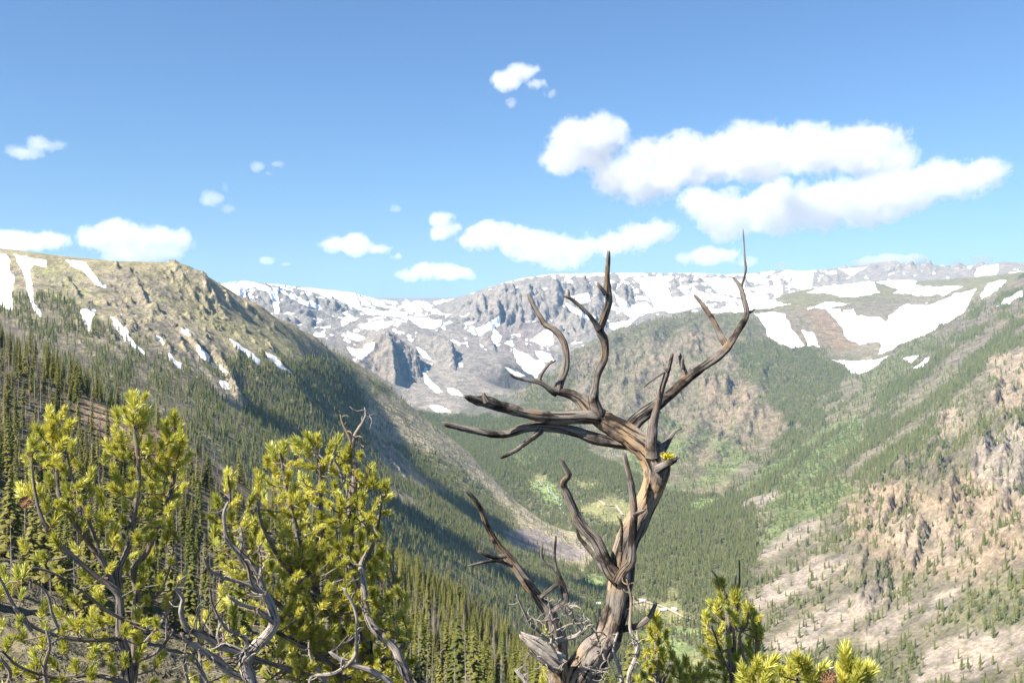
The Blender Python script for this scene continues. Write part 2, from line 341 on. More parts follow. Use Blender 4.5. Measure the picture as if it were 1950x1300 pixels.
for i in range(170):                                             # small jagged crags on the grassy mountain
    p0 = rr.gauss(330, 130); t = (p0 - 60) / 560; r0 = rr.uniform(1720, 2330) + t * 220; L = rr.uniform(18, 85)
    rib(p0, r0, p0 + L * 0.34, r0 - L, rr.uniform(2.5, 8.5), rr.uniform(1.6, 3.2), rr.uniform(.7, 1.4), 4, 30, 1.5)
for p0, r0, p1, r1, h in ((395, 1950, 470, 1620, 16), (330, 2000, 400, 1780, 14), (600, 2250, 700, 1950, 8), (700, 2450, 790, 2150, 9), (250, 2250, 300, 1980, 10), (120, 2300, 160, 2000, 9)):
    rib(p0, r0, p1, r1, h, 1.6, .9, 6, 80)
for pts_, h_ in (([(1185, 6500), (1130, 5850), (1095, 5050), (1065, 4500)], 45), ([(1260, 6600), (1230, 5900), (1190, 5050), (1150, 4350)], 55), ([(1320, 6600), (1300, 5900), (1265, 5000), (1215, 4200)], 55), ([(1390, 6400), (1385, 5700), (1345, 4900), (1290, 4100)], 55), ([(1450, 5900), (1440, 5200), (1400, 4500), (1350, 4000)], 40)):
    for (pa, ra), (pb, rb) in zip(pts_[:-1], pts_[1:]): rib(pa, ra, pb, rb, h_, .55, .45, 6, 60, 1.3)
for i in range(110):                                              # outcrops on the middle ridge
    p0 = rr.uniform(1150, 1520); r0 = rr.uniform(4600, 6500); L = rr.uniform(120, 420)
    rib(p0, r0, p0 + rr.uniform(-22, 8), r0 - L, rr.uniform(8, 28), rr.uniform(1.2, 2.2), rr.uniform(.8, 1.4), 4, 26)
rib(1345, 5600, 1338, 5200, 45, 1.8, 1.5, 4, 40); rib(1362, 5600, 1358, 5200, 40, 1.8, 1.4, 4, 40); rib(1382, 5550, 1382, 5200, 36, 1.8, 1.4, 4, 40)
for i in range(130):                                              # cliffs of the right mountain
    p0 = rr.uniform(1640, 1990); r0 = 2300 + (p0 - 1640) * 3.0 + rr.uniform(-350, 700); L = rr.uniform(80, 340)
    rib(p0, r0, p0 - rr.uniform(5, 40), r0 - L, rr.uniform(9, 34), rr.uniform(1.2, 2.6), rr.uniform(.8, 1.6), 4, 50)
for p0, r0, p1, r1, h in ((1880, 3000, 1870, 2550, 50), (1820, 2600, 1800, 2250, 42), (1700, 2600, 1670, 2280, 34), (1945, 2700, 1935, 2250, 46), (1780, 3300, 1760, 2950, 40), (1905, 3900, 1890, 3400, 60), (1945, 3300, 1930, 2800, 32), (1800, 3900, 1785, 3500, 28), (1690, 2750, 1640, 2450, 18), (1870, 2900, 1850, 2500, 26), (1760, 2600, 1720, 2300, 20), (1930, 2500, 1900, 2200, 20), (1850, 2400, 1800, 2180, 18)):
    rib(p0, r0, p1, r1, h, 1.8, 2.2, 5, 60)
S = Zt / R
PX, PY = proj(X, Y, Zt)
# ------------------------------------------------------------------ regions, ground cover, snow, tree density
RNM = chain([-700, 0, 300, 600, 1000, 1200, 2700], [800, 800, 850, 1000, 1250, 1150, 1150], PXI)
RMB = chain([-400, 0, 340, 500, 600, 850, 1010, 1150], [3250, 3020, 2640, 3020, 3260, 3480, 3280, 2990], PXI)
GUL = np.interp(R, [1000, 2050, 2750, 3100, 3850, 4150, 4500, 5350, 5800, 6100, 6700, 7200], [1400, 1420, 1450, 1430, 1390, 1440, 1500, 1590, 1628, 1700, 1880, 2000])
CB = chain([985, 1090, 1180, 1300, 1400, 1500, 1650, 1840, 1950, 2600], [6300, 6800, 7100, 7400, 7900, 8700, 9500, 9400, 9300, 9000], PXI)
CL = np.interp(R, [3500, 3900, 4350, 4980, 5250, 5900, 6300], [1270, 1190, 1110, 1010, 990, 985, 985])
JP = fbm(U * 40, V * 30, 4, 95) * 34
PXJ = PXI + JP
REG = np.where(R > 5150 + JP * 9, 3, 2)
REG = np.where((R > 3500) & (PXJ > CL) & (R < CB), 4, REG)
REG = np.where((PXJ > GUL) & (R < 7200) & (R > 1150), 5, REG)
REG = np.where((PXJ < np.interp(R, [1200, 1900, 2300, 2700, 2950, 3500], [1050, 1130, 1100, 1150, 1060, 1020])) & (R < RMB), 1, REG)
REG = np.where(R < RNM, 0, REG)

JX = fbm(PX / 55, PY / 40, 4, 101, 0.6); JY = fbm(PX / 55 + 40, PY / 40, 4, 111, 0.6)
FINE = fbm(U * 420, V * 300, 3, 121)
PATCH = fbm(PX / 90, PY / 60, 4, 131)
STRIPE = fbm((PX + PY * 1.35) / 34, (PX * 0.6 - PY) / 260, 4, 141)          # lines that run down the right mountain
STRIPEL = fbm((PX * 0.85 - PY) / 26, (PX + PY * 0.85) / 240, 4, 151)         # and down the left one
def sdist(poly, x, y):
    """signed distance to a polygon, positive inside"""
    d = np.full(x.shape, 1e9); ins = np.zeros(x.shape, bool); k = len(poly)
    for i in range(k):
        ax, ay = poly[i]; bx, by = poly[(i + 1) % k]
        ex, ey = bx - ax, by - ay; L = ex * ex + ey * ey + 1e-9
        t = np.clip(((x - ax) * ex + (y - ay) * ey) / L, 0, 1)
        d = np.minimum(d, (x - ax - t * ex) ** 2 + (y - ay - t * ey) ** 2)
        c = ((ay > y) != (by > y)) & (x < ex * (y - ay) / (ey if abs(ey) > 1e-9 else 1e-9) + ax)
        ins ^= c
    d = np.sqrt(d); return np.where(ins, d, -d)
def field(poly, regs, jit=8.0, pad=30):
    """indices of grid points near the polygon and their signed distance in pixels"""
    xs = [p[0] for p in poly]; ys = [p[1] for p in poly]
    m = np.isin(REG, regs) & (PX > min(xs) - pad) & (PX < max(xs) + pad) & (PY > min(ys) - pad) & (PY < max(ys) + pad)
    i = np.nonzero(m.ravel())[0]
    return i, sdist(poly, PX.ravel()[i] + JX.ravel()[i] * jit, PY.ravel()[i] + JY.ravel()[i] * jit)

ROCK = (0.37, 0.30, 0.225); ROCKG = (0.30, 0.275, 0.25); SCREE = (0.60, 0.50, 0.41); GRASS = (0.30, 0.262, 0.160); FLOOR = (0.20, 0.185, 0.10)
GREEN = (0.27, 0.325, 0.13); MEADOW = (0.30, 0.29, 0.13); DIRT = (0.40, 0.29, 0.19); FAR = (0.30, 0.265, 0.225); FARB = (0.30, 0.25, 0.215); ORANGE = (0.45, 0.34, 0.235); PURPLE = (0.27, 0.225, 0.205)
base = np.array([(0.23, 0.20, 0.13), GRASS, FLOOR, FAR, ROCK, ROCK])
ALB = base[REG].reshape(-1, 3).astype(np.float64)
TREE = np.zeros(NU * NV)                                       # 0..1, how closely trees stand
def paint(col, regs, poly, soft=10, jit=10, amt=1.0, tree=None, mod=None):
    i, sd = field(poly, regs, jit, 40)
    w = sstep(-soft, soft, sd)
    if mod is not None: w = w * mod.ravel()[i]
    if col is not None: ALB[i] = ALB[i] * (1 - w[:, None] * amt) + np.array(col) * w[:, None] * amt
    if tree is not None: TREE[i] = TREE[i] * (1 - w) + tree * w

# ---- hillside: forest with one bare bank
TREE[(REG == 0).ravel()] = 0.9
paint(DIRT, [0], [(165, 765), (250, 785), (300, 812), (335, 860), (330, 905), (280, 900), (215, 850), (150, 800)], 8, 8, 1, 0.03)
paint((0.22, 0.21, 0.10), [0], [(180, 770), (270, 800), (290, 830), (230, 810)], 6, 6, 0.8)
paint((0.36, 0.29, 0.20), [0], [(330, 860), (420, 890), (520, 960), (500, 990), (400, 930), (340, 900)], 8, 8, 0.8, 0.25)
TREE[((R < 75)).ravel()] = 0

# ---- left mountain
paint((0.42, 0.35, 0.25), [1], [(240, 500), (345, 505), (430, 550), (600, 640), (560, 650), (420, 590), (330, 560)], 12, 10, 0.6, 0.0, sstep(-0.1, 0.3, PATCH))
paint((0.27, 0.27, 0.115), [1], [(60, 500), (140, 510), (200, 560), (160, 600), (90, 590)], 15, 15, 0.7)
paint((0.33, 0.30, 0.145), [1], [(300, 560), (420, 590), (480, 640), (600, 660), (590, 690), (480, 640), (380, 620)], 15, 12, 0.7)
paint(FLOOR, [1], [(-800, 585), (40, 570), (90, 560), (130, 590), (180, 612), (230, 640), (290, 655), (330, 680), (390, 690), (430, 700), (455, 672), (500, 676), (575, 695), (608, 655), (650, 682), (700, 720), (745, 745), (700, 760),
      (690, 800), (720, 850), (760, 842), (830, 860), (905, 905), (970, 980), (1000, 1035), (1060, 1070), (1160, 1100), (1160, 1330), (-800, 1330)], 8, 14, 0.9, 0.95)
paint(None, [1], [(-800, 585), (40, 570), (90, 560), (180, 612), (290, 655), (390, 690), (420, 740), (300, 720), (150, 690), (-800, 660)], 15, 14, 1, 0.55)
paint((0.30, 0.255, 0.18), [1], [(600, 645), (660, 690), (600, 685), (560, 665)], 8, 8, 0.8, 0.05)
paint(GRASS, [1], [(668, 690), (700, 720), (740, 790), (700, 760), (675, 725)], 6, 8, 0.9, 0.05)
paint((0.38, 0.33, 0.25), [1], [(690, 780), (735, 790), (745, 825), (700, 820)], 8, 8, 0.9, 0.05)
paint((0.34, 0.29, 0.205), [1], [(745, 745), (800, 790), (860, 840), (935, 905), (1010, 975), (1110, 1035), (1150, 1075), (1090, 1050), (1010, 1000), (960, 960), (900, 905), (830, 860), (760, 840), (715, 815), (735, 790)], 9, 14, 0.9, 0.20)
paint(None, [1], [(690, 740), (760, 780), (800, 820), (760, 830), (700, 800)], 10, 14, 1, 0.35, sstep(-0.1, 0.3, STRIPEL))
paint(PURPLE, [1], [(950, 1010), (1000, 1005), (1060, 1025), (1120, 1050), (1110, 1065), (1040, 1060), (970, 1045)], 6, 8, 0.9, 0.04)
paint((0.30, 0.25, 0.19), [1], [(700, 835), (760, 850), (800, 905), (840, 935), (790, 925), (730, 890)], 8, 10, 0.9, 0.06)
paint((0.33, 0.27, 0.20), [1], [(690, 880), (740, 920), (810, 965), (770, 965), (710, 925)], 8, 10, 0.8, 0.1)
paint((0.27, 0.26, 0.14), [1], [(680, 850), (715, 880), (740, 930), (700, 910)], 8, 10, 0.9, 0.06)
paint((0.34, 0.30, 0.22), [1], [(425, 720), (450, 720), (475, 760), (465, 790), (440, 760)], 8, 8, 0.9, 0.1)
paint((0.30, 0.26, 0.19), [1], [(355, 670), (385, 690), (425, 740), (460, 790), (440, 790), (400, 740)], 6, 8, 0.7, 0.15)
# outcrops break the turf
i = (REG == 1); oc = sstep(0.05, 0.4, ridged(U * 75 + wx * 20, V * 45 + wy * 20, 4, 63) - 0.15) * sstep(2.2, 4.2, AMP) * i
ALB[:] = ALB * (1 - 0.75 * oc.ravel()[:, None]) + np.array((0.25, 0.215, 0.17)) * 0.75 * oc.ravel()[:, None]

# ---- valley
TREE[(REG == 2).ravel()] = 1.0
for poly, c in (([(1085, 975), (1150, 948), (1235, 960), (1250, 975), (1200, 995), (1120, 995)], MEADOW), ([(1088, 915), (1130, 912), (1145, 925), (1100, 930)], MEADOW), ([(1015, 905), (1050, 915), (1075, 960), (1050, 965), (1010, 930)], GREEN),
                ([(1010, 900), (1045, 905), (1030, 925)], MEADOW), ([(1240, 1150), (1290, 1145), (1310, 1180), (1270, 1190), (1240, 1170)], MEADOW), ([(1265, 1120), (1295, 1122), (1295, 1140), (1270, 1138)], MEADOW), ([(1195, 1140), (1235, 1140), (1245, 1160), (1200, 1165)], (0.35, 0.31, 0.2)),
                ([(1110, 1090), (1150, 1095), (1150, 1125), (1115, 1120)], GREEN), ([(1290, 1190), (1340, 1200), (1330, 1215), (1280, 1205)], GREEN), ([(1130, 1140), (1160, 1135), (1165, 1160), (1140, 1160)], GREEN), ([(1300, 960), (1360, 945), (1400, 930), (1330, 975)], GREEN),
                ([(1195, 1205), (1260, 1200), (1330, 1240), (1330, 1275), (1230, 1250)], GREEN), ([(1310, 1240), (1360, 1255), (1370, 1280), (1320, 1275)], MEADOW)):
    paint(c, [2], poly, 5, 7, 1, 0.03)
paint(GREEN, [2], [(930, 830), (1010, 850), (1080, 890), (1060, 910), (960, 870)], 10, 12, 0.7, 0.5, sstep(0, 0.3, PATCH))

# ---- far range
for poly, c in (([(640, 660), (720, 640), (750, 640), (752, 740), (700, 710)], (0.34, 0.285, 0.225)), ([(755, 720), (830, 745), (880, 770), (910, 790), (830, 800), (770, 770)], (0.37, 0.32, 0.27)), ([(930, 620), (1050, 600), (1060, 640), (980, 690), (930, 660)], (0.30, 0.245, 0.215)),
                ([(880, 570), (1000, 540), (1060, 560), (1000, 600), (930, 600)], (0.34, 0.295, 0.245)), ([(870, 690), (960, 720), (1000, 760), (960, 770), (890, 720)], (0.34, 0.29, 0.24)), ([(560, 550), (700, 570), (690, 590), (600, 585)], (0.31, 0.28, 0.23)), ([(900, 740), (990, 750), (990, 775), (900, 775)], (0.33, 0.285, 0.235))):
    paint(c, [3], poly, 12, 14, 0.8)
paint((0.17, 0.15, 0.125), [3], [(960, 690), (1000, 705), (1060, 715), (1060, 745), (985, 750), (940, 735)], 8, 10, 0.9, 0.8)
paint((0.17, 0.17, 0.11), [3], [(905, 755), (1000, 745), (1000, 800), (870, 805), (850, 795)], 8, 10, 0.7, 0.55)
paint(None, [3], [(860, 720), (930, 755), (900, 770), (830, 760)], 8, 10, 1, 0.1)

# ---- middle ridge and plateau
g4 = (REG == 4)
ALB[g4.ravel()] = np.array((0.33, 0.27, 0.19))
TREE[g4.ravel()] = (0.05 + 0.75 * sstep(0.06, 0.34, STRIPEL * 0.5 + fbm(PX / 36, PY / 26, 4, 165, 0.6)))[g4]
paint((0.30, 0.27, 0.15), [4], [(1400, 555), (1560, 545), (1650, 520), (1950, 515), (1950, 560), (1840, 570), (1700, 585), (1560, 590), (1440, 592), (1400, 600)], 8, 8, 1, 0.0)
paint((0.33, 0.28, 0.20), [4], [(1480, 590), (1840, 560), (1900, 560), (1760, 650), (1700, 690), (1600, 690), (1560, 640)], 10, 10, 1, 0.02)
paint((0.40, 0.285, 0.19), [4], [(1520, 585), (1580, 590), (1600, 640), (1640, 660), (1600, 670), (1560, 640)], 8, 8, 0.8)
paint(FLOOR, [4], [(1400, 660), (1470, 640), (1540, 660), (1620, 705), (1590, 750), (1540, 790), (1500, 820), (1480, 790), (1450, 740), (1410, 720)], 8, 14, 0.9, 0.95)
paint((0.19, 0.18, 0.11), [4], [(1090, 680), (1180, 630), (1300, 600), (1400, 595), (1460, 620), (1440, 650), (1330, 620), (1200, 660)], 10, 14, 0.6, 0.28)
paint(ORANGE, [4], [(1290, 640), (1340, 625), (1360, 655), (1310, 665)], 8, 10, 0.7, 0.05)
paint((0.42, 0.32, 0.225), [4], [(1330, 720), (1400, 715), (1450, 760), (1430, 800), (1350, 800)], 8, 10, 0.8, 0.08)
paint(ORANGE, [4], [(1440, 770), (1490, 790), (1480, 830), (1440, 820)], 8, 10, 0.7, 0.12)
paint((0.40, 0.31, 0.22), [4], [(1210, 690), (1290, 660), (1300, 720), (1240, 760), (1200, 740)], 10, 12, 0.7, 0.12)
paint(GREEN, [4], [(1130, 860), (1280, 800), (1400, 850), (1450, 870), (1350, 930), (1230, 930), (1100, 930)], 15, 25, 0.9, 0.12, sstep(-0.30, 0.15, PATCH + 0.4 * STRIPEL))
paint((0.36, 0.31, 0.23), [4], [(1150, 860), (1230, 810), (1250, 825), (1180, 880), (1130, 890)], 8, 12, 0.8, 0.1)
paint(FLOOR, [4], [(1000, 790), (1060, 770), (1100, 800), (1130, 850), (1080, 880), (1000, 830)], 10, 14, 0.8, 0.85)
paint(FLOOR, [4], [(985, 765), (1040, 720), (1090, 690), (1100, 730), (1060, 780), (1000, 790)], 8, 12, 0.7, 0.6)

# ---- right mountain: stripes of trees, scree and grass running down to the valley
g5 = (REG == 5)
st = sstep(-0.12, 0.22, STRIPE)
hi = sstep(1000, 850, PY)
ALB[g5.ravel()] = np.array((0.34, 0.295, 0.205))
CL = sstep(0.0, 0.28, fbm(PX / 34, PY / 26, 4, 161, 0.6) + 0.45 * STRIPE)
TREE[g5.ravel()] = (0.03 + 1.0 * CL * (0.35 + 0.65 * st) * (0.6 + 0.4 * hi))[g5]
paint((0.31, 0.255, 0.20), [5], [(1640, 690), (1900, 560), (1960, 520), (1960, 640), (1820, 700), (1700, 760)], 12, 14, 0.8)
paint((0.27, 0.28, 0.14), [5], [(1640, 710), (1740, 650), (1800, 640), (1720, 710), (1640, 760)], 10, 12, 0.8, 0.12)
paint(FLOOR, [5], [(1620, 760), (1750, 700), (1960, 610), (1960, 680), (1820, 770), (1740, 850), (1640, 910), (1560, 930), (1480, 950), (1400, 960), (1400, 920), (1500, 850)], 12, 16, 0.6, 0.85, sstep(-0.15, 0.2, STRIPE))
paint(GREEN, [5], [(1400, 930), (1500, 860), (1600, 800), (1640, 790), (1640, 850), (1560, 920), (1500, 960), (1440, 985), (1390, 975)], 10, 16, 0.95, 0.10, sstep(-0.25, 0.10, -STRIPE))
paint(GREEN, [5], [(1480, 960), (1600, 910), (1640, 930), (1560, 990), (1490, 1040), (1440, 1045)], 10, 14, 0.9, 0.10)
paint(SCREE, [5], [(1385, 968), (1440, 945), (1480, 930), (1480, 948), (1430, 972), (1395, 978)], 4, 5, 0.95, 0.02)
paint(SCREE, [5], [(1490, 1015), (1545, 985), (1550, 995), (1500, 1025)], 4, 5, 0.9, 0.02)
for poly, c in (([(1880, 680), (1960, 660), (1960, 800), (1900, 780)], (0.60, 0.47, 0.35)), ([(1780, 790), (1830, 770), (1830, 830), (1790, 840)], (0.56, 0.45, 0.34)), ([(1860, 840), (1960, 800), (1960, 1000), (1880, 990), (1850, 920)], (0.62, 0.52, 0.43)),
                ([(1600, 960), (1680, 910), (1760, 940), (1840, 900), (1960, 960), (1960, 1060), (1860, 1110), (1760, 1090), (1680, 1070), (1620, 1010)], (0.58, 0.44, 0.31)), ([(1650, 980), (1780, 970), (1860, 1000), (1840, 1080), (1720, 1060)], (0.60, 0.48, 0.36))):
    paint(c, [5], poly, 12, 14, 0.85, 0.04)
paint(None, [5], [(1600, 960), (1700, 900), (1800, 880), (1960, 900), (1960, 1060), (1860, 1110), (1760, 1090), (1680, 1070), (1620, 1010)], 12, 16, 1, 0.55, sstep(0.14, 0.32, fbm(PX / 30, PY / 26, 4, 167, 0.6) + 0.3 * STRIPE))
for poly in ([(1380, 1075), (1440, 1050), (1560, 985), (1560, 1010), (1480, 1050), (1420, 1075)], [(1410, 1150), (1480, 1100), (1560, 1060), (1640, 1060), (1560, 1110), (1480, 1150), (1420, 1170)],
             [(1460, 1225), (1540, 1170), (1640, 1120), (1720, 1110), (1640, 1180), (1560, 1230), (1500, 1250)], [(1640, 1200), (1720, 1150), (1760, 1140), (1700, 1210), (1650, 1240)], [(1760, 1240), (1840, 1200), (1960, 1190), (1960, 1240), (1860, 1290), (1740, 1310)],
             [(1780, 1130), (1840, 1110), (1800, 1160), (1760, 1180)]):
    paint(SCREE, [5], poly, 7, 10, 0.9, 0.05)
paint((0.26, 0.25, 0.15), [5], [(1450, 1260), (1600, 1240), (1760, 1250), (1700, 1320), (1450, 1320)], 12, 14, 0.7, 0.45)
paint((0.29, 0.29, 0.15), [5], [(1840, 1130), (1960, 1090), (1960, 1190), (1860, 1200), (1800, 1190)], 12, 14, 0.6, 0.4)

def blur(a, n):
    g = a.reshape(NV, NU)
    for ax in (0, 1):
        p = np.concatenate([g.take([0] * n, ax), g, g.take([-1] * n, ax)], ax).cumsum(ax)
        z = np.zeros_like(p.take([0], ax)); p = np.concatenate([z, p], ax); k = 2 * n + 1; m_ = g.shape[ax]
        g = (p.take(range(k, k + m_), ax) - p.take(range(m_), ax)) / k
    return g.ravel()
mott = sstep(0.02, 0.22, fbm(PX / 22, PY / 15, 4, 401, 0.62)) * np.where(REG == 4, 0.60, np.where(REG == 5, 0.42, 0.0))
mott = np.where((REG == 4) & (PY < 660) & (PX > 1420), 0.1 * mott, mott)
ALB = ALB * (1 - mott.ravel()[:, None]) + np.array((0.25, 0.25, 0.12)) * mott.ravel()[:, None]
crk = sstep(0.80, 0.93, ridged(PX / 60 + JX * .4, PY / 75, 3, 411)) * np.where(REG == 5, sstep(5, 8, AMP), np.where(REG == 3, 0.6, 0.0))
ALB = ALB * (1 - 0.45 * crk.ravel()[:, None])
ALB[:] = ALB
for c in range(3): ALB[:, c] = blur(ALB[:, c], 1)
TREE = blur(TREE, 2)
paint(FLOOR, [2, 5], [(1385, 975), (1430, 1000), (1440, 1040), (1385, 1070), (1400, 1100), (1400, 1150), (1440, 1190), (1450, 1240), (1480, 1310), (1330, 1310), (1340, 1100)], 10, 14, 0.9, 0.95)
ALB = np.clip(ALB * np.where(REG == 5, 0.53, np.where(REG == 4, 0.60, np.where(REG == 1, 1.15, 0.8))).ravel()[:, None] * (1 + 0.16 * FINE.ravel()[:, None] + 0.14 * PATCH.ravel()[:, None]), 0.02, 0.7)

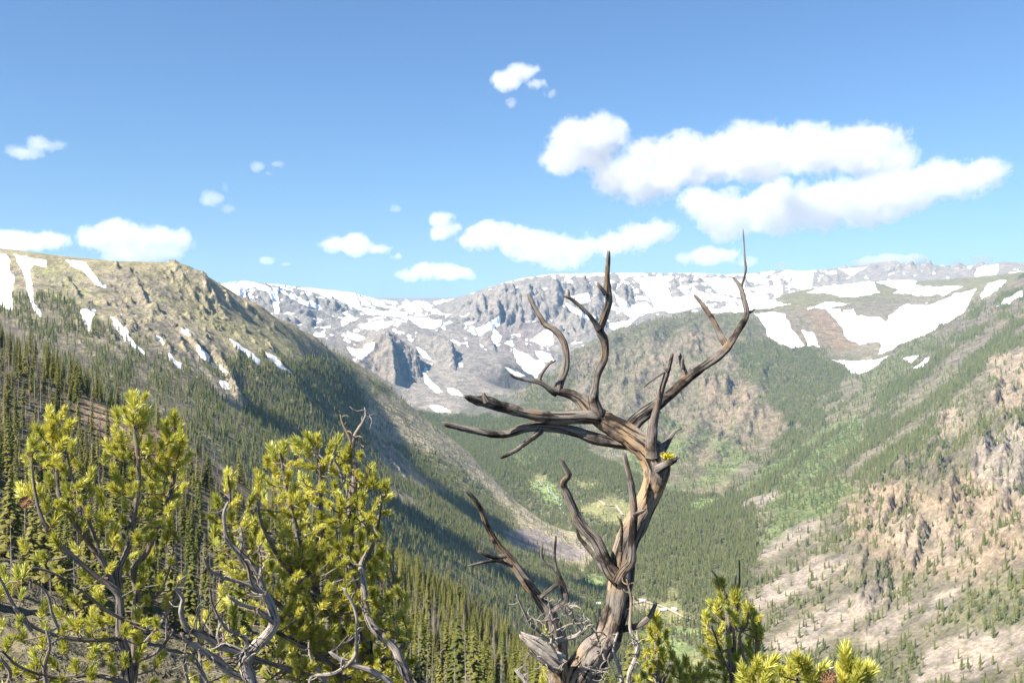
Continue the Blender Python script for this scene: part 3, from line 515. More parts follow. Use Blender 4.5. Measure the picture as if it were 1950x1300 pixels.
# ---- snow: (label, regions, outline in the photograph)
SNOW = [
 ('broad white snow chute down the far end of the grassy mountain, cut by the edge', [1], [(-90, 470), (0, 482), (12, 482), (20, 497), (17, 513), (27, 527), (23, 553), (25, 593), (13, 587), (3, 580), (-40, 590), (-90, 560)]),
 ('forked white snow gully beside the broad chute on the grassy mountain', [1], [(23, 483), (90, 493), (90, 507), (67, 505), (57, 512), (60, 540), (64, 567), (80, 602), (74, 602), (56, 570), (48, 537), (40, 507)]),
 ('thin slanting snow streak below the grassy summit plateau', [1], [(126, 494), (162, 500), (180, 520), (190, 535), (205, 548), (201, 551), (182, 540), (168, 525), (145, 512)]),
 ('short scalloped snow patch just under the grassy summit rim', [1], [(170, 500), (233, 503), (240, 515), (235, 523), (220, 515), (213, 509), (200, 519), (187, 514)]),
 ('long tapering snow tongue among dark trees on the grassy mountain', [1], [(211, 601), (235, 620), (248, 632), (248, 643), (270, 667), (284, 683), (252, 662), (230, 638), (213, 616)]),
 ('ragged T-shaped snow patch at the upper tree line', [1], [(148, 590), (182, 590), (178, 604), (172, 620), (169, 640), (163, 618), (155, 600)]),
 ('crooked snow patch in the gully beside grey crags', [1], [(369, 650), (384, 661), (400, 680), (398, 689), (382, 680), (373, 667)]),
 ('small snow patch below the crooked one beside grey crags', [1], [(404, 690), (422, 696), (436, 711), (420, 709)]),
 ('lowest small snow patch in the crag gully', [1], [(416, 722), (433, 728), (440, 742), (422, 739)]),
 ('thin snow streak through trees, upper of the pair near the grassy shoulder', [1], [(438, 646), (464, 661), (482, 673), (502, 696), (490, 697), (465, 675), (445, 658)]),
 ('thin snow streak through trees, nearer the valley of the pair', [1], [(503, 668), (522, 676), (535, 690), (556, 709), (540, 705), (521, 688)]),
 ('narrow snow strip in trees above the grey crag', [1], [(320, 671), (334, 684), (345, 693), (351, 710), (336, 700), (325, 686)]),
 ('tiny snow sliver on the open slope', [1], [(294, 636), (314, 651), (309, 656), (296, 645)]),
 ('tiny snow patch under a dark outcrop', [1], [(344, 623), (360, 627), (362, 640), (350, 635)]),
 ('pointed snow cap at the near end of the far range', [3], [(415, 545), (420, 538), (447, 540), (467, 530), (510, 545), (533, 550), (529, 602), (521, 599), (516, 567), (509, 553), (483, 547), (470, 549), (463, 568), (438, 556)]),
 ('long sweeping snow band on the dome above the valley head', [3], [(548, 546), (613, 550), (677, 556), (684, 570), (688, 586), (733, 591), (778, 592), (774, 601), (760, 605), (733, 599), (700, 599), (680, 592), (661, 580), (645, 570), (613, 562)]),
 ('thin snow streak above the ribbed far cliff', [3], [(532, 552), (560, 559), (578, 571), (597, 574), (625, 591), (600, 588), (579, 577), (556, 570)]),
 ('thin snow strip on the descending far skyline', [3], [(687, 558), (708, 566), (734, 579), (755, 582), (733, 587), (709, 580)]),
 ('small snowfield on the bench behind the dark spur', [3], [(681, 621), (717, 612), (748, 610), (745, 619), (720, 630), (692, 627)]),
 ('wide snowfield in the far saddle', [3], [(779, 599), (800, 605), (844, 606), (842, 618), (827, 627), (799, 622), (781, 611)]),
 ('slanting snow ramp up the shoulder of the central far peak', [3], [(831, 585), (873, 570), (920, 558), (968, 545), (965, 554), (922, 568), (949, 575), (921, 588), (893, 590), (880, 597), (842, 592)]),
 ('snow cap on the central far peak', [3], [(990, 538), (1047, 527), (1052, 540), (1028, 548), (1011, 559), (988, 559)]),
 ('diagonal snow couloir on the central far peak', [3], [(905, 628), (933, 611), (955, 600), (952, 616), (928, 632), (912, 640)]),
 ('curled snow patch below the diagonal couloir', [3], [(938, 625), (948, 632), (960, 638), (951, 649), (940, 655), (935, 640)]),
 ('small snow patch on the spur flank', [3], [(658, 629), (677, 635), (697, 643), (683, 650), (665, 642)]),
 ('V-shaped snow patch at the foot of the spur flank', [3], [(661, 659), (690, 661), (700, 652), (715, 650), (709, 668), (688, 685), (676, 677), (665, 671)]),
 ('snow streak on scree beside the dark shadowed face', [3], [(803, 706), (821, 725), (847, 748), (829, 749), (811, 731)]),
 ('snow patch at the foot of the scree cone', [3], [(845, 733), (864, 739), (882, 753), (859, 754)]),
 ('low snow strip under the scree cone', [3], [(807, 768), (843, 773), (860, 783), (832, 783)]),
 ('snow gully between two dark buttresses', [3], [(793, 661), (811, 671), (825, 688), (807, 684)]),
 ('streaky snow apron in the far cirque', [3], [(978, 664), (1007, 677), (1036, 694), (1024, 718), (1000, 709), (984, 690)]),
 ('snow patch high in the far cirque, beside the apron', [3], [(1017, 665), (1047, 671), (1056, 688), (1031, 690)]),
 ('bright snow slope in the middle of the far cirque', [3], [(1010, 648), (1036, 628), (1052, 622), (1054, 655), (1030, 659)]),
 ('low snow strip at the cirque floor', [3], [(957, 695), (977, 705), (1003, 718), (980, 718)]),
 ('snow strip slanting across the far cliff behind the forked branch', [3], [(1070, 573), (1100, 588), (1140, 605), (1120, 608), (1085, 590)]),
 ('snow pocket in the far cliff behind the forked branch', [3], [(1088, 565), (1120, 557), (1128, 574), (1098, 580)]),
 ('narrow snow couloir dropping from the far cliff rim', [3], [(1091, 530), (1109, 530), (1119, 547), (1130, 554), (1112, 557), (1098, 541)]),
 ('large smooth snow slope on the far rim behind the tall snag limb', [3], [(1205, 528), (1285, 526), (1268, 543), (1282, 565), (1313, 561), (1320, 548), (1350, 557), (1335, 583), (1272, 596), (1248, 583), (1230, 562), (1219, 543)]),
 ('branching snow gullies on the far headwall', [3], [(1167, 555), (1184, 568), (1200, 580), (1227, 574), (1257, 590), (1228, 600), (1199, 606), (1190, 595), (1177, 578)]),
 ('snow strip along the foot of the far headwall', [3], [(1154, 617), (1193, 611), (1220, 602), (1198, 620), (1166, 630)]),
 ('striped snow bowl on the far rim beside the slim snag tip', [3], [(1333, 529), (1417, 527), (1412, 570), (1366, 556)]),
 ('blocky snow slope on the near side of the snowy plateau', [4], [(1435, 597), (1493, 597), (1505, 617), (1516, 637), (1533, 658), (1513, 663), (1485, 653), (1464, 640), (1454, 619)]),
 ('very large snowfield filling the bowl under the plateau', [4, 5], [(1573, 586), (1600, 588), (1602, 610), (1607, 590), (1626, 590), (1630, 602), (1677, 602), (1684, 612), (1706, 592), (1727, 578), (1767, 581), (1820, 560), (1860, 551), (1836, 594), (1802, 615), (1752, 640), (1702, 666), (1668, 676), (1682, 661), (1676, 652), (1636, 655), (1611, 642), (1595, 614)]),
 ('pointed snow wedge at the gully mouth under the bowl', [4, 5], [(1577, 681), (1607, 688), (1633, 688), (1653, 686), (1692, 676), (1665, 695), (1641, 713), (1622, 713), (1608, 695)]),
 ('broad snowfield high on the tan plateau', [4], [(1537, 558), (1590, 533), (1613, 528), (1662, 537), (1676, 558), (1633, 565)]),
 ('thin snow strip along the top of the plateau', [4], [(1665, 539), (1700, 530), (1752, 528), (1742, 543), (1712, 550)]),
 ('flat wide snow strip on the plateau rim above the bowl', [4], [(1697, 558), (1743, 545), (1836, 545), (1802, 560), (1742, 564)]),
 ('narrow snow line on the plateau edge', [4], [(1537, 586), (1577, 575), (1620, 577), (1583, 585)]),
 ('small snow patch beside dark trees under the plateau', [4], [(1528, 628), (1548, 631), (1559, 659), (1539, 659)]),
 ('small snow dash on the green slope under the bowl', [5], [(1719, 683), (1749, 676), (1733, 690)]),
 ('second snow dash on the green slope, farther down', [5], [(1732, 703), (1770, 680), (1761, 696)]),
 ('wavy snow band at the foot of the plateau behind the snag tip', [4], [(1345, 584), (1400, 575), (1467, 568), (1506, 577), (1460, 587), (1383, 596), (1348, 594)]),
 ('slanting snow streak high on the rocky mountain', [4, 5], [(1865, 561), (1880, 544), (1912, 530), (1919, 535), (1888, 556), (1869, 570)]),
 ('lower slanting snow streak near the corner of the rocky mountain', [4, 5], [(1890, 585), (1917, 568), (1947, 552), (1947, 564), (1917, 580)]),
 ('upper slanting snow streak near the corner of the rocky mountain', [4, 5], [(1898, 554), (1927, 538), (1975, 522), (1975, 534), (1923, 560)]),
 ('white snow saddle on the far skyline beside the blue cliffs', [3], [(1860, 508), (1905, 500), (1897, 524), (1857, 526)]),
 ('snow collar around a small rock tower on the far skyline', [3], [(1475, 522), (1500, 512), (1533, 516), (1550, 522), (1542, 555), (1498, 549), (1512, 530)]),
 ('thin snow cap on the far blue cliffs', [3], [(1597, 512), (1650, 508), (1622, 523)]),
 ('short snow line on the plateau shoulder', [4], [(1434, 568), (1496, 560), (1462, 570)]),
]
SPECK = fbm(PX / 16, PY / 11, 4, 171, 0.6)
SNOWN = fbm(PX / 24, PY / 15, 4, 181, 0.62)

# ------------------------------------------------------------------ terrain objects
def terrain_material():
    m = NT('mountain_ground')
    at = m.n('ShaderNodeAttribute', attribute_name='ground_colour').outputs['Color']
    pos = m.n('ShaderNodeNewGeometry').outputs['Position']
    n1 = m.noise(pos, 0.020, 8, 0.65); n2 = m.noise(pos, 0.11, 6, 0.6); n3 = m.noise(pos, 0.9, 4, 0.6)
    st = m.n('ShaderNodeMapping', {'Vector': pos, 'Scale': (1, 1, 4.5)}).outputs[0]
    n4 = m.noise(st, 0.012, 6, 0.7)
    c = m.mix(1.0, at, m.n('ShaderNodeCombineColor', {0: m.rng(n1, .3, .7, .60, 1.38), 1: m.rng(n1, .3, .7, .63, 1.36), 2: m.rng(n1, .3, .7, .68, 1.32)}).outputs[0], 'MULTIPLY')
    k = m.math('MULTIPLY', m.rng(n2, .3, .7, .62, 1.36), m.math('MULTIPLY', m.rng(n3, .3, .7, .85, 1.15), m.rng(n4, .3, .7, .85, 1.15)))
    c = m.mix(1.0, c, m.n('ShaderNodeCombineColor', {0: k, 1: k, 2: k}).outputs[0], 'MULTIPLY')
    b1 = m.n('ShaderNodeBump', {'Strength': 0.9, 'Distance': 22.0, 'Height': n1}).outputs[0]
    b2 = m.n('ShaderNodeBump', {'Strength': 0.8, 'Distance': 5.0, 'Height': n2, 'Normal': b1}).outputs[0]
    d = m.n('ShaderNodeBsdfDiffuse', {'Color': c, 'Roughness': 0.5, 'Normal': b2})
    m.surf(d.outputs[0]); return m.m
M_GROUND = terrain_material()
idx = np.arange(NU * NV).reshape(NV, NU)
FQ = np.stack([idx[:-1, :-1], idx[:-1, 1:], idx[1:, 1:], idx[1:, :-1]], -1).reshape(-1, 4)
VERT = np.stack([X, Y, Zt], -1).reshape(-1, 3)
FREG = REG[:-1, :-1].ravel()
RGBA = np.concatenate([ALB, np.ones((len(ALB), 1))], 1)
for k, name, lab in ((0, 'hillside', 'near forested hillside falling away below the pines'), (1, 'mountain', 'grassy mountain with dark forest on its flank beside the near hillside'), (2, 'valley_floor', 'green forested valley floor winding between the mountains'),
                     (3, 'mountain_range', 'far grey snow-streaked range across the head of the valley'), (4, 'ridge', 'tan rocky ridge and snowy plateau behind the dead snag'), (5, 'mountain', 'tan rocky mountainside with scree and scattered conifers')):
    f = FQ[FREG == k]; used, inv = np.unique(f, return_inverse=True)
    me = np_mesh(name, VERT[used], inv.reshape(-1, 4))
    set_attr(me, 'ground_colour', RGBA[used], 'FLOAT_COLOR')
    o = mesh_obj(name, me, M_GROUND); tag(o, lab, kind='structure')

def snow_material():
    m = NT('old_snow')
    pos = m.n('ShaderNodeNewGeometry').outputs['Position']
    n = m.noise(pos, 0.02, 6, 0.6)
    c = m.mix(m.rng(n, .35, .7), (0.86, 0.87, 0.89), (0.74, 0.73, 0.72))
    bp = m.n('ShaderNodeBump', {'Strength': 0.25, 'Distance': 3.0, 'Height': n}).outputs[0]
    m.surf(m.n('ShaderNodeBsdfDiffuse', {'Color': c, 'Normal': bp}).outputs[0]); return m.m
M_SNOW = snow_material()
SNOWMASK = np.full(NU * NV, -99.0)
def largest(mask):
    """the largest connected body of True cells"""
    r_, c_ = np.nonzero(mask)
    if len(r_) == 0: return mask
    s_ = (slice(r_.min(), r_.max() + 1), slice(c_.min(), c_.max() + 1)); m_ = mask[s_]
    lab = np.where(m_, np.arange(1, m_.size + 1).reshape(m_.shape), 0)
    for _ in range(4000):
        p = np.pad(lab, 1); q = np.maximum.reduce([p[1:-1, 1:-1], p[:-2, 1:-1], p[2:, 1:-1], p[1:-1, :-2], p[1:-1, 2:]]); q = np.where(m_, q, 0)
        if (q == lab).all(): break
        lab = q
    v_, n_ = np.unique(lab[lab > 0], return_counts=True); out = np.zeros_like(mask); out[s_] = lab == v_[np.argmax(n_)]; return out
def snow_mesh(name, i, h, biggest=False):
    """faces whose corners lie near the patch; its rim dips under the ground"""
    full = np.full(NU * NV, -99.0); full[i] = h
    ok = full.reshape(NV, NU)
    fm = np.max(np.stack([ok[:-1, :-1], ok[:-1, 1:], ok[1:, 1:], ok[1:, :-1]], -1), -1).ravel() > 0
    if biggest: fm = largest(fm.reshape(NV - 1, NU - 1)).ravel()
    f = FQ[fm]
    if len(f) == 0: return None
    used, inv = np.unique(f, return_inverse=True)
    hh = np.clip(full[used] * 0.16, -0.9, 0.9) / F * R.ravel()[used]
    v = VERT[used].copy(); v[:, 2] += hh
    return np_mesh(name, v, inv.reshape(-1, 4))
for lab, regs, poly in SNOW:
    i, sd = field(poly, regs, 6.0, 16)
    h = sd + SNOWN.ravel()[i] * 5.0
    SNOWMASK[i] = np.maximum(SNOWMASK[i], h)
    me = snow_mesh('snow_patch', i, h, True)
    if me is None: continue
    tag(mesh_obj('snow_patch', me, M_SNOW), lab, 'snow patch', 'snow patches on the mountains')
# crumbs of snow nobody could count, on the far range and the plateau
dzr = np.gradient(Zt, axis=0) / (np.gradient(R, axis=0)); dza = np.gradient(Zt, axis=1) / (R * np.gradient(US)[None, :])
STEEP = blur(np.hypot(dzr, dza).ravel(), 2).reshape(NV, NU)
CURV = blur(Zt.ravel(), 7).reshape(NV, NU) - Zt                     # hollows hold the snow
mk3 = (REG == 3) & (R > 6300) & (Zt > -330)
mk = mk3 | ((REG == 1) & (PY > 590) & (PY < 720) & (PX < 480)) | ((REG == 4) & (PY < 600))
cr3 = 7.5 * (0.62 - STEEP) + np.clip(CURV * 0.22, -4, 4) + 3.0 * SPECK + 7.0 * SNOWN + 3.0 * sstep(-250, 250, Zt) - 5.2 - 3.5 * sstep(1480, 1600, PX)
crumb = np.where(mk & (SNOWMASK.reshape(NV, NU) < -2), np.where(mk3, cr3, SPECK * 16 - 8.5), -99)
i = np.nonzero((crumb > -40).ravel())[0]
me = snow_mesh('snow', i, crumb.ravel()[i])
tag(mesh_obj('snow', me, M_SNOW), 'small scattered crumbs of snow between the larger patches', 'snow', kind='stuff')
SNOWMASK[i] = np.maximum(SNOWMASK[i], crumb.ravel()[i])
TREE[SNOWMASK > -1.0] = 0
# ------------------------------------------------------------------ clouds: lumpy bodies of white vapour
def cloud_material(name, dens, size):
    """vapour that is full inside and torn by noise towards its rim"""
    m = NT(name)
    pos = m.n('ShaderNodeNewGeometry').outputs['Position']
    a = m.n('ShaderNodeAttribute', attribute_name='density').outputs['Fac']
    n = m.noise(pos, 1.0 / size, 4, 0.62); f = m.noise(pos, 4.5 / size, 2, 0.6)
    nn = m.math('ADD', m.math('MULTIPLY', n, 0.7), m.math('MULTIPLY', f, 0.3))
    v = m.math('ADD', a, m.math('MULTIPLY', m.math('SUBTRACT', nn, 0.5), 4.2))
    d = m.math('MULTIPLY', m.rng(v, 0.14, 0.80, 0.0, dens), m.rng(a, 0.0, 0.12))
    m.vol(m.n('ShaderNodeVolumePrincipled', {'Color': (0.92, 0.93, 0.945, 1), 'Density': d, 'Density Attribute': '', 'Anisotropy': 0.3}).outputs[0])
    return m.m
M_CLOUD = cloud_material('cloud_vapour', 0.0065, 380.0)
M_THICK = cloud_material('thick_cloud_vapour', 0.06, 380.0)
M_WISP = cloud_material('cloud_wisp', 0.0026, 240.0)
import bmesh
def clouds_tex(name, size, depth):
    t = bpy.data.textures.new(name, 'CLOUDS'); t.noise_scale = size; t.noise_depth = depth; t.noise_basis = 'BLENDER_ORIGINAL'; return t
TEX_BIG, TEX_SMALL = clouds_tex('billow', 420, 4), clouds_tex('fluff', 130, 5)
def cloud(label, blobs, dist, seed=0, voxel=None, disp=1.0, mat=None):
    """blobs: (px, py, rx, ry) in photograph pixels, seen at the given distance"""
    rnd = random.Random(seed); bm = bmesh.new()
    cx = sum(b[0] for b in blobs) / len(blobs); cy = sum(b[1] for b in blobs) / len(blobs)
    O = Vector(pt(cx, cy, dist)); k = dist / F
    for (px, py, rx, ry, *dd) in blobs:
        own = dd[0] if dd else dist
        for j in range(4):
            a = rnd.uniform(0, 6.283); q = rnd.uniform(0.2, 0.65) if j else 0.0; sc = rnd.uniform(0.45, 0.75) if j else 0.85
            c = Vector(pt(px + math.cos(a) * rx * q, py + math.sin(a) * ry * q * 0.8, own)) - O
            c.y += rnd.uniform(-0.5, 0.5) * ry * k
            bmesh.ops.create_icosphere(bm, subdivisions=2, radius=1.0, matrix=Matrix.Translation(c) @ Matrix.Diagonal((rx * k * sc, max(rx, ry) * k * 0.8 * sc, ry * k * sc, 1)))
    me = bpy.data.meshes.new('cloud_body'); bm.to_mesh(me); bm.free()
    body = bpy.data.objects.new('cloud_body', me)                   # the shape the vapour fills
    mx = max(b[3] for b in blobs) * k
    r = body.modifiers.new('skin', 'REMESH'); r.mode = 'VOXEL'; r.voxel_size = voxel or max(14.0, mx / 12)
    d1 = body.modifiers.new('billow', 'DISPLACE'); d1.texture = TEX_BIG; d1.texture_coords = 'LOCAL'; d1.strength = mx * 0.6 * disp; d1.mid_level = 0.0
    vd = bpy.data.volumes.new('cloud'); vd.materials.append(mat or (M_CLOUD if mx > 130 else M_WISP))
    o = bpy.data.objects.new('cloud', vd); COL.objects.link(o); o.location = O
    v = o.modifiers.new('vapour', 'MESH_TO_VOLUME'); v.object = body; v.density = 1.0; v.resolution_mode = 'VOXEL_AMOUNT'; v.voxel_amount = 130 if len(blobs) > 6 else 80; v.interior_band_width = mx * 0.7
    body.location = O
    tag(o, label, 'cloud', 'clouds'); return o
cloud('largest white cloud, long and billowing with a rounded head, above the plateau', [(1120, 275, 75, 48), (1075, 290, 45, 35), (1175, 330, 60, 45), (1240, 335, 80, 50), (1310, 305, 80, 50), (1400, 300, 85, 48), (1480, 285, 80, 50), (1560, 290, 85, 50), (1640, 285, 75, 45), (1690, 290, 50, 38), (1230, 370, 40, 18)], 15000, 1)
cloud('long white cloud tapering to a point, just under the largest cloud', [(1345, 395, 50, 35), (1400, 400, 70, 42), (1480, 400, 75, 42), (1560, 390, 80, 48), (1640, 385, 85, 45), (1720, 360, 80, 38), (1800, 345, 75, 32), (1870, 328, 50, 20), (1910, 322, 24, 9), (1370, 428, 45, 22)], 16500, 2)
cloud('low ragged white cloud band over the central far peak', [(930, 450, 50, 28), (985, 460, 50, 28), (1040, 470, 55, 30), (1100, 472, 50, 26), (1160, 465, 50, 22), (1215, 450, 45, 25), (1260, 435, 38, 22), (1070, 500, 45, 13)], 17000, 3)
cloud('faint small cloud at the near end of the ragged band', [(838, 420, 26, 18), (850, 440, 34, 14), (880, 455, 18, 9)], 17500, 4)
cloud('flat-bottomed small cloud over the saddle of the far range', [(770, 524, 25, 11), (810, 515, 36, 17), (855, 520, 38, 15), (890, 526, 14, 7)], 17000, 5)
cloud('small oval cloud high over the dome of the far range', [(635, 463, 28, 15), (675, 465, 38, 18), (720, 476, 28, 11), (750, 488, 12, 8)], 17000, 6)
cloud('rounded white cloud above the grassy mountain', [(195, 455, 42, 26), (245, 452, 55, 32), (300, 458, 52, 28), (345, 458, 24, 18), (270, 482, 80, 17)], 16000, 7)
cloud('pale cloud bank at the edge of the sky above the grassy mountain', [(-30, 460, 60, 25), (40, 462, 45, 22), (95, 455, 38, 18)], 16500, 8)
cloud('thin slanting wisp of cloud at the edge of the sky', [(40, 288, 30, 10), (80, 275, 28, 16), (110, 275, 22, 9), (65, 295, 22, 8)], 15000, 9)
cloud('highest small ragged cloud in the middle of the sky', [(965, 150, 32, 20), (990, 138, 32, 18), (1025, 160, 24, 14), (1045, 178, 13, 8), (975, 195, 8, 9)], 14000, 10)
cloud('low cloud just above the far rim, behind the slim snag tip', [(1300, 492, 22, 12), (1345, 486, 42, 18), (1385, 490, 32, 16), (1420, 498, 16, 7)], 18000, 11)
cloud('cloud peeping over the blue far cliffs', [(1650, 500, 28, 10), (1700, 495, 42, 12), (1745, 492, 24, 9)], 23000, 12)
cloud('faint cloud on the far skyline near the corner', [(1830, 500, 20, 6), (1870, 495, 28, 9)], 23000, 13)
cloud('small slanting cloud puff over the grassy shoulder', [(405, 378, 22, 14), (435, 398, 16, 8), (428, 355, 7, 9)], 15500, 14)
cloud('tiny twin puff of cloud, farther from the grassy mountain', [(488, 318, 13, 9), (528, 315, 15, 8), (515, 330, 7, 5)], 15500, 15)
cloud('tiny lone puff in the mid sky over the dome', [(755, 397, 15, 9), (742, 337, 8, 6)][:1], 16000, 16)
cloud('faint little cloud low over the grassy shoulder', [(508, 495, 18, 9), (545, 503, 14, 6)], 17500, 17)
cloud('faint cloud scrap on the skyline beside the far rock tower', [(1490, 508, 24, 9), (1530, 502, 14, 7)][:1], 21500, 18)
# overhead, out of the picture: the cloud whose shadow lies in the valley
def overhead(label, spots, height, seed):
    """a cloud standing between the sun and points of the ground: (px, py, range, radius m)"""
    bl = []
    for (gx, gy, gr, rad) in spots:
        g = Vector(pt(gx, gy, gr)); c = g + SUN_DIR * ((height - g.z) / SUN_DIR.z); d = math.hypot(c.x, c.y); px, py = proj(c.x, c.y, c.z); bl.append((px, py, rad, rad * .55, d))
    dm = sum(b[4] for b in bl) / len(bl)
    return cloud(label, [(b[0], b[1], b[2] * F / dm, b[3] * F / dm, b[4]) for b in bl], dm, seed, mat=M_THICK)
overhead('thick small cloud overhead, out of the picture, above the shaded forest', [(895, 950, 2560, 60), (925, 985, 2510, 80), (965, 1025, 2460, 82), (1010, 1060, 2420, 66)], 930, 31)
overhead('thick long cloud overhead, out of the picture, above the shaded lower valley', [(810, 1080, 1760, 48), (880, 1100, 1850, 56), (960, 1115, 1950, 60), (1050, 1120, 2100, 60), (1130, 1115, 2280, 52)], 930, 32)
# ------------------------------------------------------------------ conifers
def foliage_material(name, dark, light, trans=0.2):
    m = NT(name)
    rnd = m.n('ShaderNodeObjectInfo').outputs['Random']
    pos = m.n('ShaderNodeNewGeometry').outputs['Position']
    n = m.noise(pos, 0.8, 3, 0.6)
    c = m.mix(rnd, dark, light)
    k = m.rng(n, .3, .7, .7, 1.3)
    c = m.mix(1.0, c, m.n('ShaderNodeCombineColor', {0: k, 1: k, 2: k}).outputs[0], 'MULTIPLY')
    d = m.n('ShaderNodeBsdfDiffuse', {'Color': c}); t = m.n('ShaderNodeBsdfTranslucent', {'Color': c})
    x = m.n('ShaderNodeMixShader', {0: trans}); m.t.links.new(d.outputs[0], x.inputs[1]); m.t.links.new(t.outputs[0], x.inputs[2])
    m.surf(x.outputs[0]); return m.m
def plain_material(name, col, var=0.3, scale=6.0):
    m = NT(name); pos = m.n('ShaderNodeNewGeometry').outputs['Position']; n = m.noise(pos, scale, 4, 0.6)
    m.surf(m.n('ShaderNodeBsdfDiffuse', {'Color': m.mix(n, tuple(c * (1 - var) for c in col), tuple(c * (1 + var) for c in col))}).outputs[0]); return m.m
M_SPRUCE = foliage_material('spruce_needles', (0.11, 0.125, 0.035), (0.235, 0.22, 0.065), 0.3)
M_FARWOOD = foliage_material('far_needles', (0.13, 0.155, 0.055), (0.23, 0.235, 0.085), 0.3)
M_ASPEN = foliage_material('broad_leaves', (0.14, 0.20, 0.06), (0.20, 0.25, 0.09), 0.2)
M_BARK = plain_material('grey_bark', (0.16, 0.13, 0.105), 0.35, 3.0)
M_DEADW = plain_material('dead_grey_wood', (0.31, 0.27, 0.235), 0.35, 2.0)
def trunk_mesh(name, h, r, mat, sides=6, seed=0):
    rs = np.random.RandomState(seed); rows_ = [(-1.0, 1.15), (0.0, 1.0), (h * 0.35, 0.72), (h * 0.7, 0.4), (h * 0.99, 0.06)]
    V = []; 
    for z, k in rows_:
        ox, oy = rs.uniform(-0.05, 0.05, 2) * h * 0.02 * (z > 0)
        for j in range(sides):
            a = 6.2832 * j / sides; V.append((math.cos(a) * r * k + ox, math.sin(a) * r * k + oy, z))
    Fq = [(i * sides + j, i * sides + (j + 1) % sides, (i + 1) * sides + (j + 1) % sides, (i + 1) * sides + j) for i in range(len(rows_) - 1) for j in range(sides)]
    me = np_mesh(name, np.array(V), np.array(Fq)); me.materials.append(mat); return me
def crown_mesh(name, h, w, seed, whorls=30, per=6, start=0.12):
    """drooping fronds around the stem, each with side sprays"""
    rs = np.random.RandomState(seed); V = []; T = []
    for k in range(whorls):
        f = start + (0.985 - start) * k / (whorls - 1)
        L0 = w * (1 - f) ** 0.75 * (0.55 + 0.45 * min(1, (f - start) * 7 + 0.35))
        for j in range(per):
            if rs.rand() < 0.12: continue
            L = L0 * rs.uniform(0.6, 1.15) + 0.10; a = 6.2832 * (j + rs.rand()) / per; z0 = h * (f + rs.uniform(-.012, .012))
            ca, sa = math.cos(a), math.sin(a); dr = rs.uniform(0.25, 0.55)
            def P(s, side): return (ca * s * L - sa * side, sa * s * L + ca * side, z0 - dr * L * s ** 1.2 + 0.22 * L * max(0, s - .7))
            b = len(V); wd = 0.20 * L + 0.12
            V += [P(0, 0), P(.35, wd), P(.35, -wd), P(.62, wd * .9), P(.62, -wd * .9), P(1.0, 0), P(.45, 0), P(.8, wd * .6), P(.8, -wd * .6)]
            V[b + 6] = (V[b + 6][0], V[b + 6][1], V[b + 6][2] + 0.12 * L)
            T += [(b, b + 6, b + 1), (b, b + 2, b + 6), (b + 6, b + 3, b + 1), (b + 6, b + 2, b + 4), (b + 6, b + 7, b + 3), (b + 6, b + 4, b + 8), (b + 6, b + 5, b + 7), (b + 6, b + 8, b + 5)]
    me = np_mesh(name, np.array(V), np.array(T), False); me.materials.append(M_SPRUCE); return me
def twig_mesh(name, h, w, seed, n=70):
    rs = np.random.RandomState(seed); V = []; T = []
    for k in range(n):
        f = rs.uniform(0.18, 0.97); L = w * (1 - f) ** 0.6 * rs.uniform(0.35, 1.0) + 0.15; a = rs.uniform(0, 6.2832); z0 = h * f
        ca, sa = math.cos(a), math.sin(a); dz = rs.uniform(-0.5, 0.35) * L; t = 0.028
        b = len(V)
        V += [(0, 0, z0 - t), (0, 0, z0 + t * 2), (ca * L, sa * L, z0 + dz), (-sa * t * 1.5, ca * t * 1.5, z0), (sa * t * 1.5, -ca * t * 1.5, z0)]
        T += [(b, b + 2, b + 1), (b + 3, b + 2, b + 4)]
        if L > 0.8:
            for q in (0.5, 0.75):
                s = rs.choice((-1, 1)); b2 = len(V); x, y, z = ca * L * q, sa * L * q, z0 + dz * q
                V += [(x, y, z - t), (x, y, z + t), (x + (ca * .4 - sa * s * .5) * L * .4, y + (sa * .4 + ca * s * .5) * L * .4, z + rs.uniform(-.1, .15) * L)]
                T += [(b2, b2 + 2, b2 + 1)]
    me = np_mesh(name, np.array(V), np.array(T), False); me.materials.append(M_DEADW); return me
def far_tree_mesh(name, h, w, seed, levels=6, sides=6, mat=None, trunk=True, dead=False):
    """small conifer for the far woods: ragged skirts around a stem"""
    rs = np.random.RandomState(seed); V = []; T = []
    for k in range(levels):
        f0 = 0.08 + 0.92 * k / levels; f1 = min(1.0, f0 + 1.55 / levels)
        top = len(V); V.append((rs.uniform(-.05, .05), rs.uniform(-.05, .05), h * f1)); r0 = w * (1 - f0) ** 0.8 * rs.uniform(.85, 1.1)
        n2 = sides * 2
        for j in range(n2):
            a = 6.2832 * (j + rs.uniform(-.3, .3)) / n2 + k; r = r0 * (rs.uniform(.85, 1.2) if j % 2 else rs.uniform(.4, .6))
            V.append((math.cos(a) * r, math.sin(a) * r, h * f0 + (rs.uniform(-.02, .03) if j % 2 else 0.05) * h))
        for j in range(n2): T.append((top, top + 1 + j, top + 1 + (j + 1) % n2))
    if trunk:
        b = len(V)
        for a in (0, 2.1, 4.2): V.append((math.cos(a) * .22, math.sin(a) * .22, -1.0))
        V.append((0, 0, h * 0.8))
        T += [(b, b + 1, b + 3), (b + 1, b + 2, b + 3), (b + 2, b, b + 3)]
    me = np_mesh(name, np.array(V), np.array(T), False); me.materials.append(mat or M_FARWOOD); return me
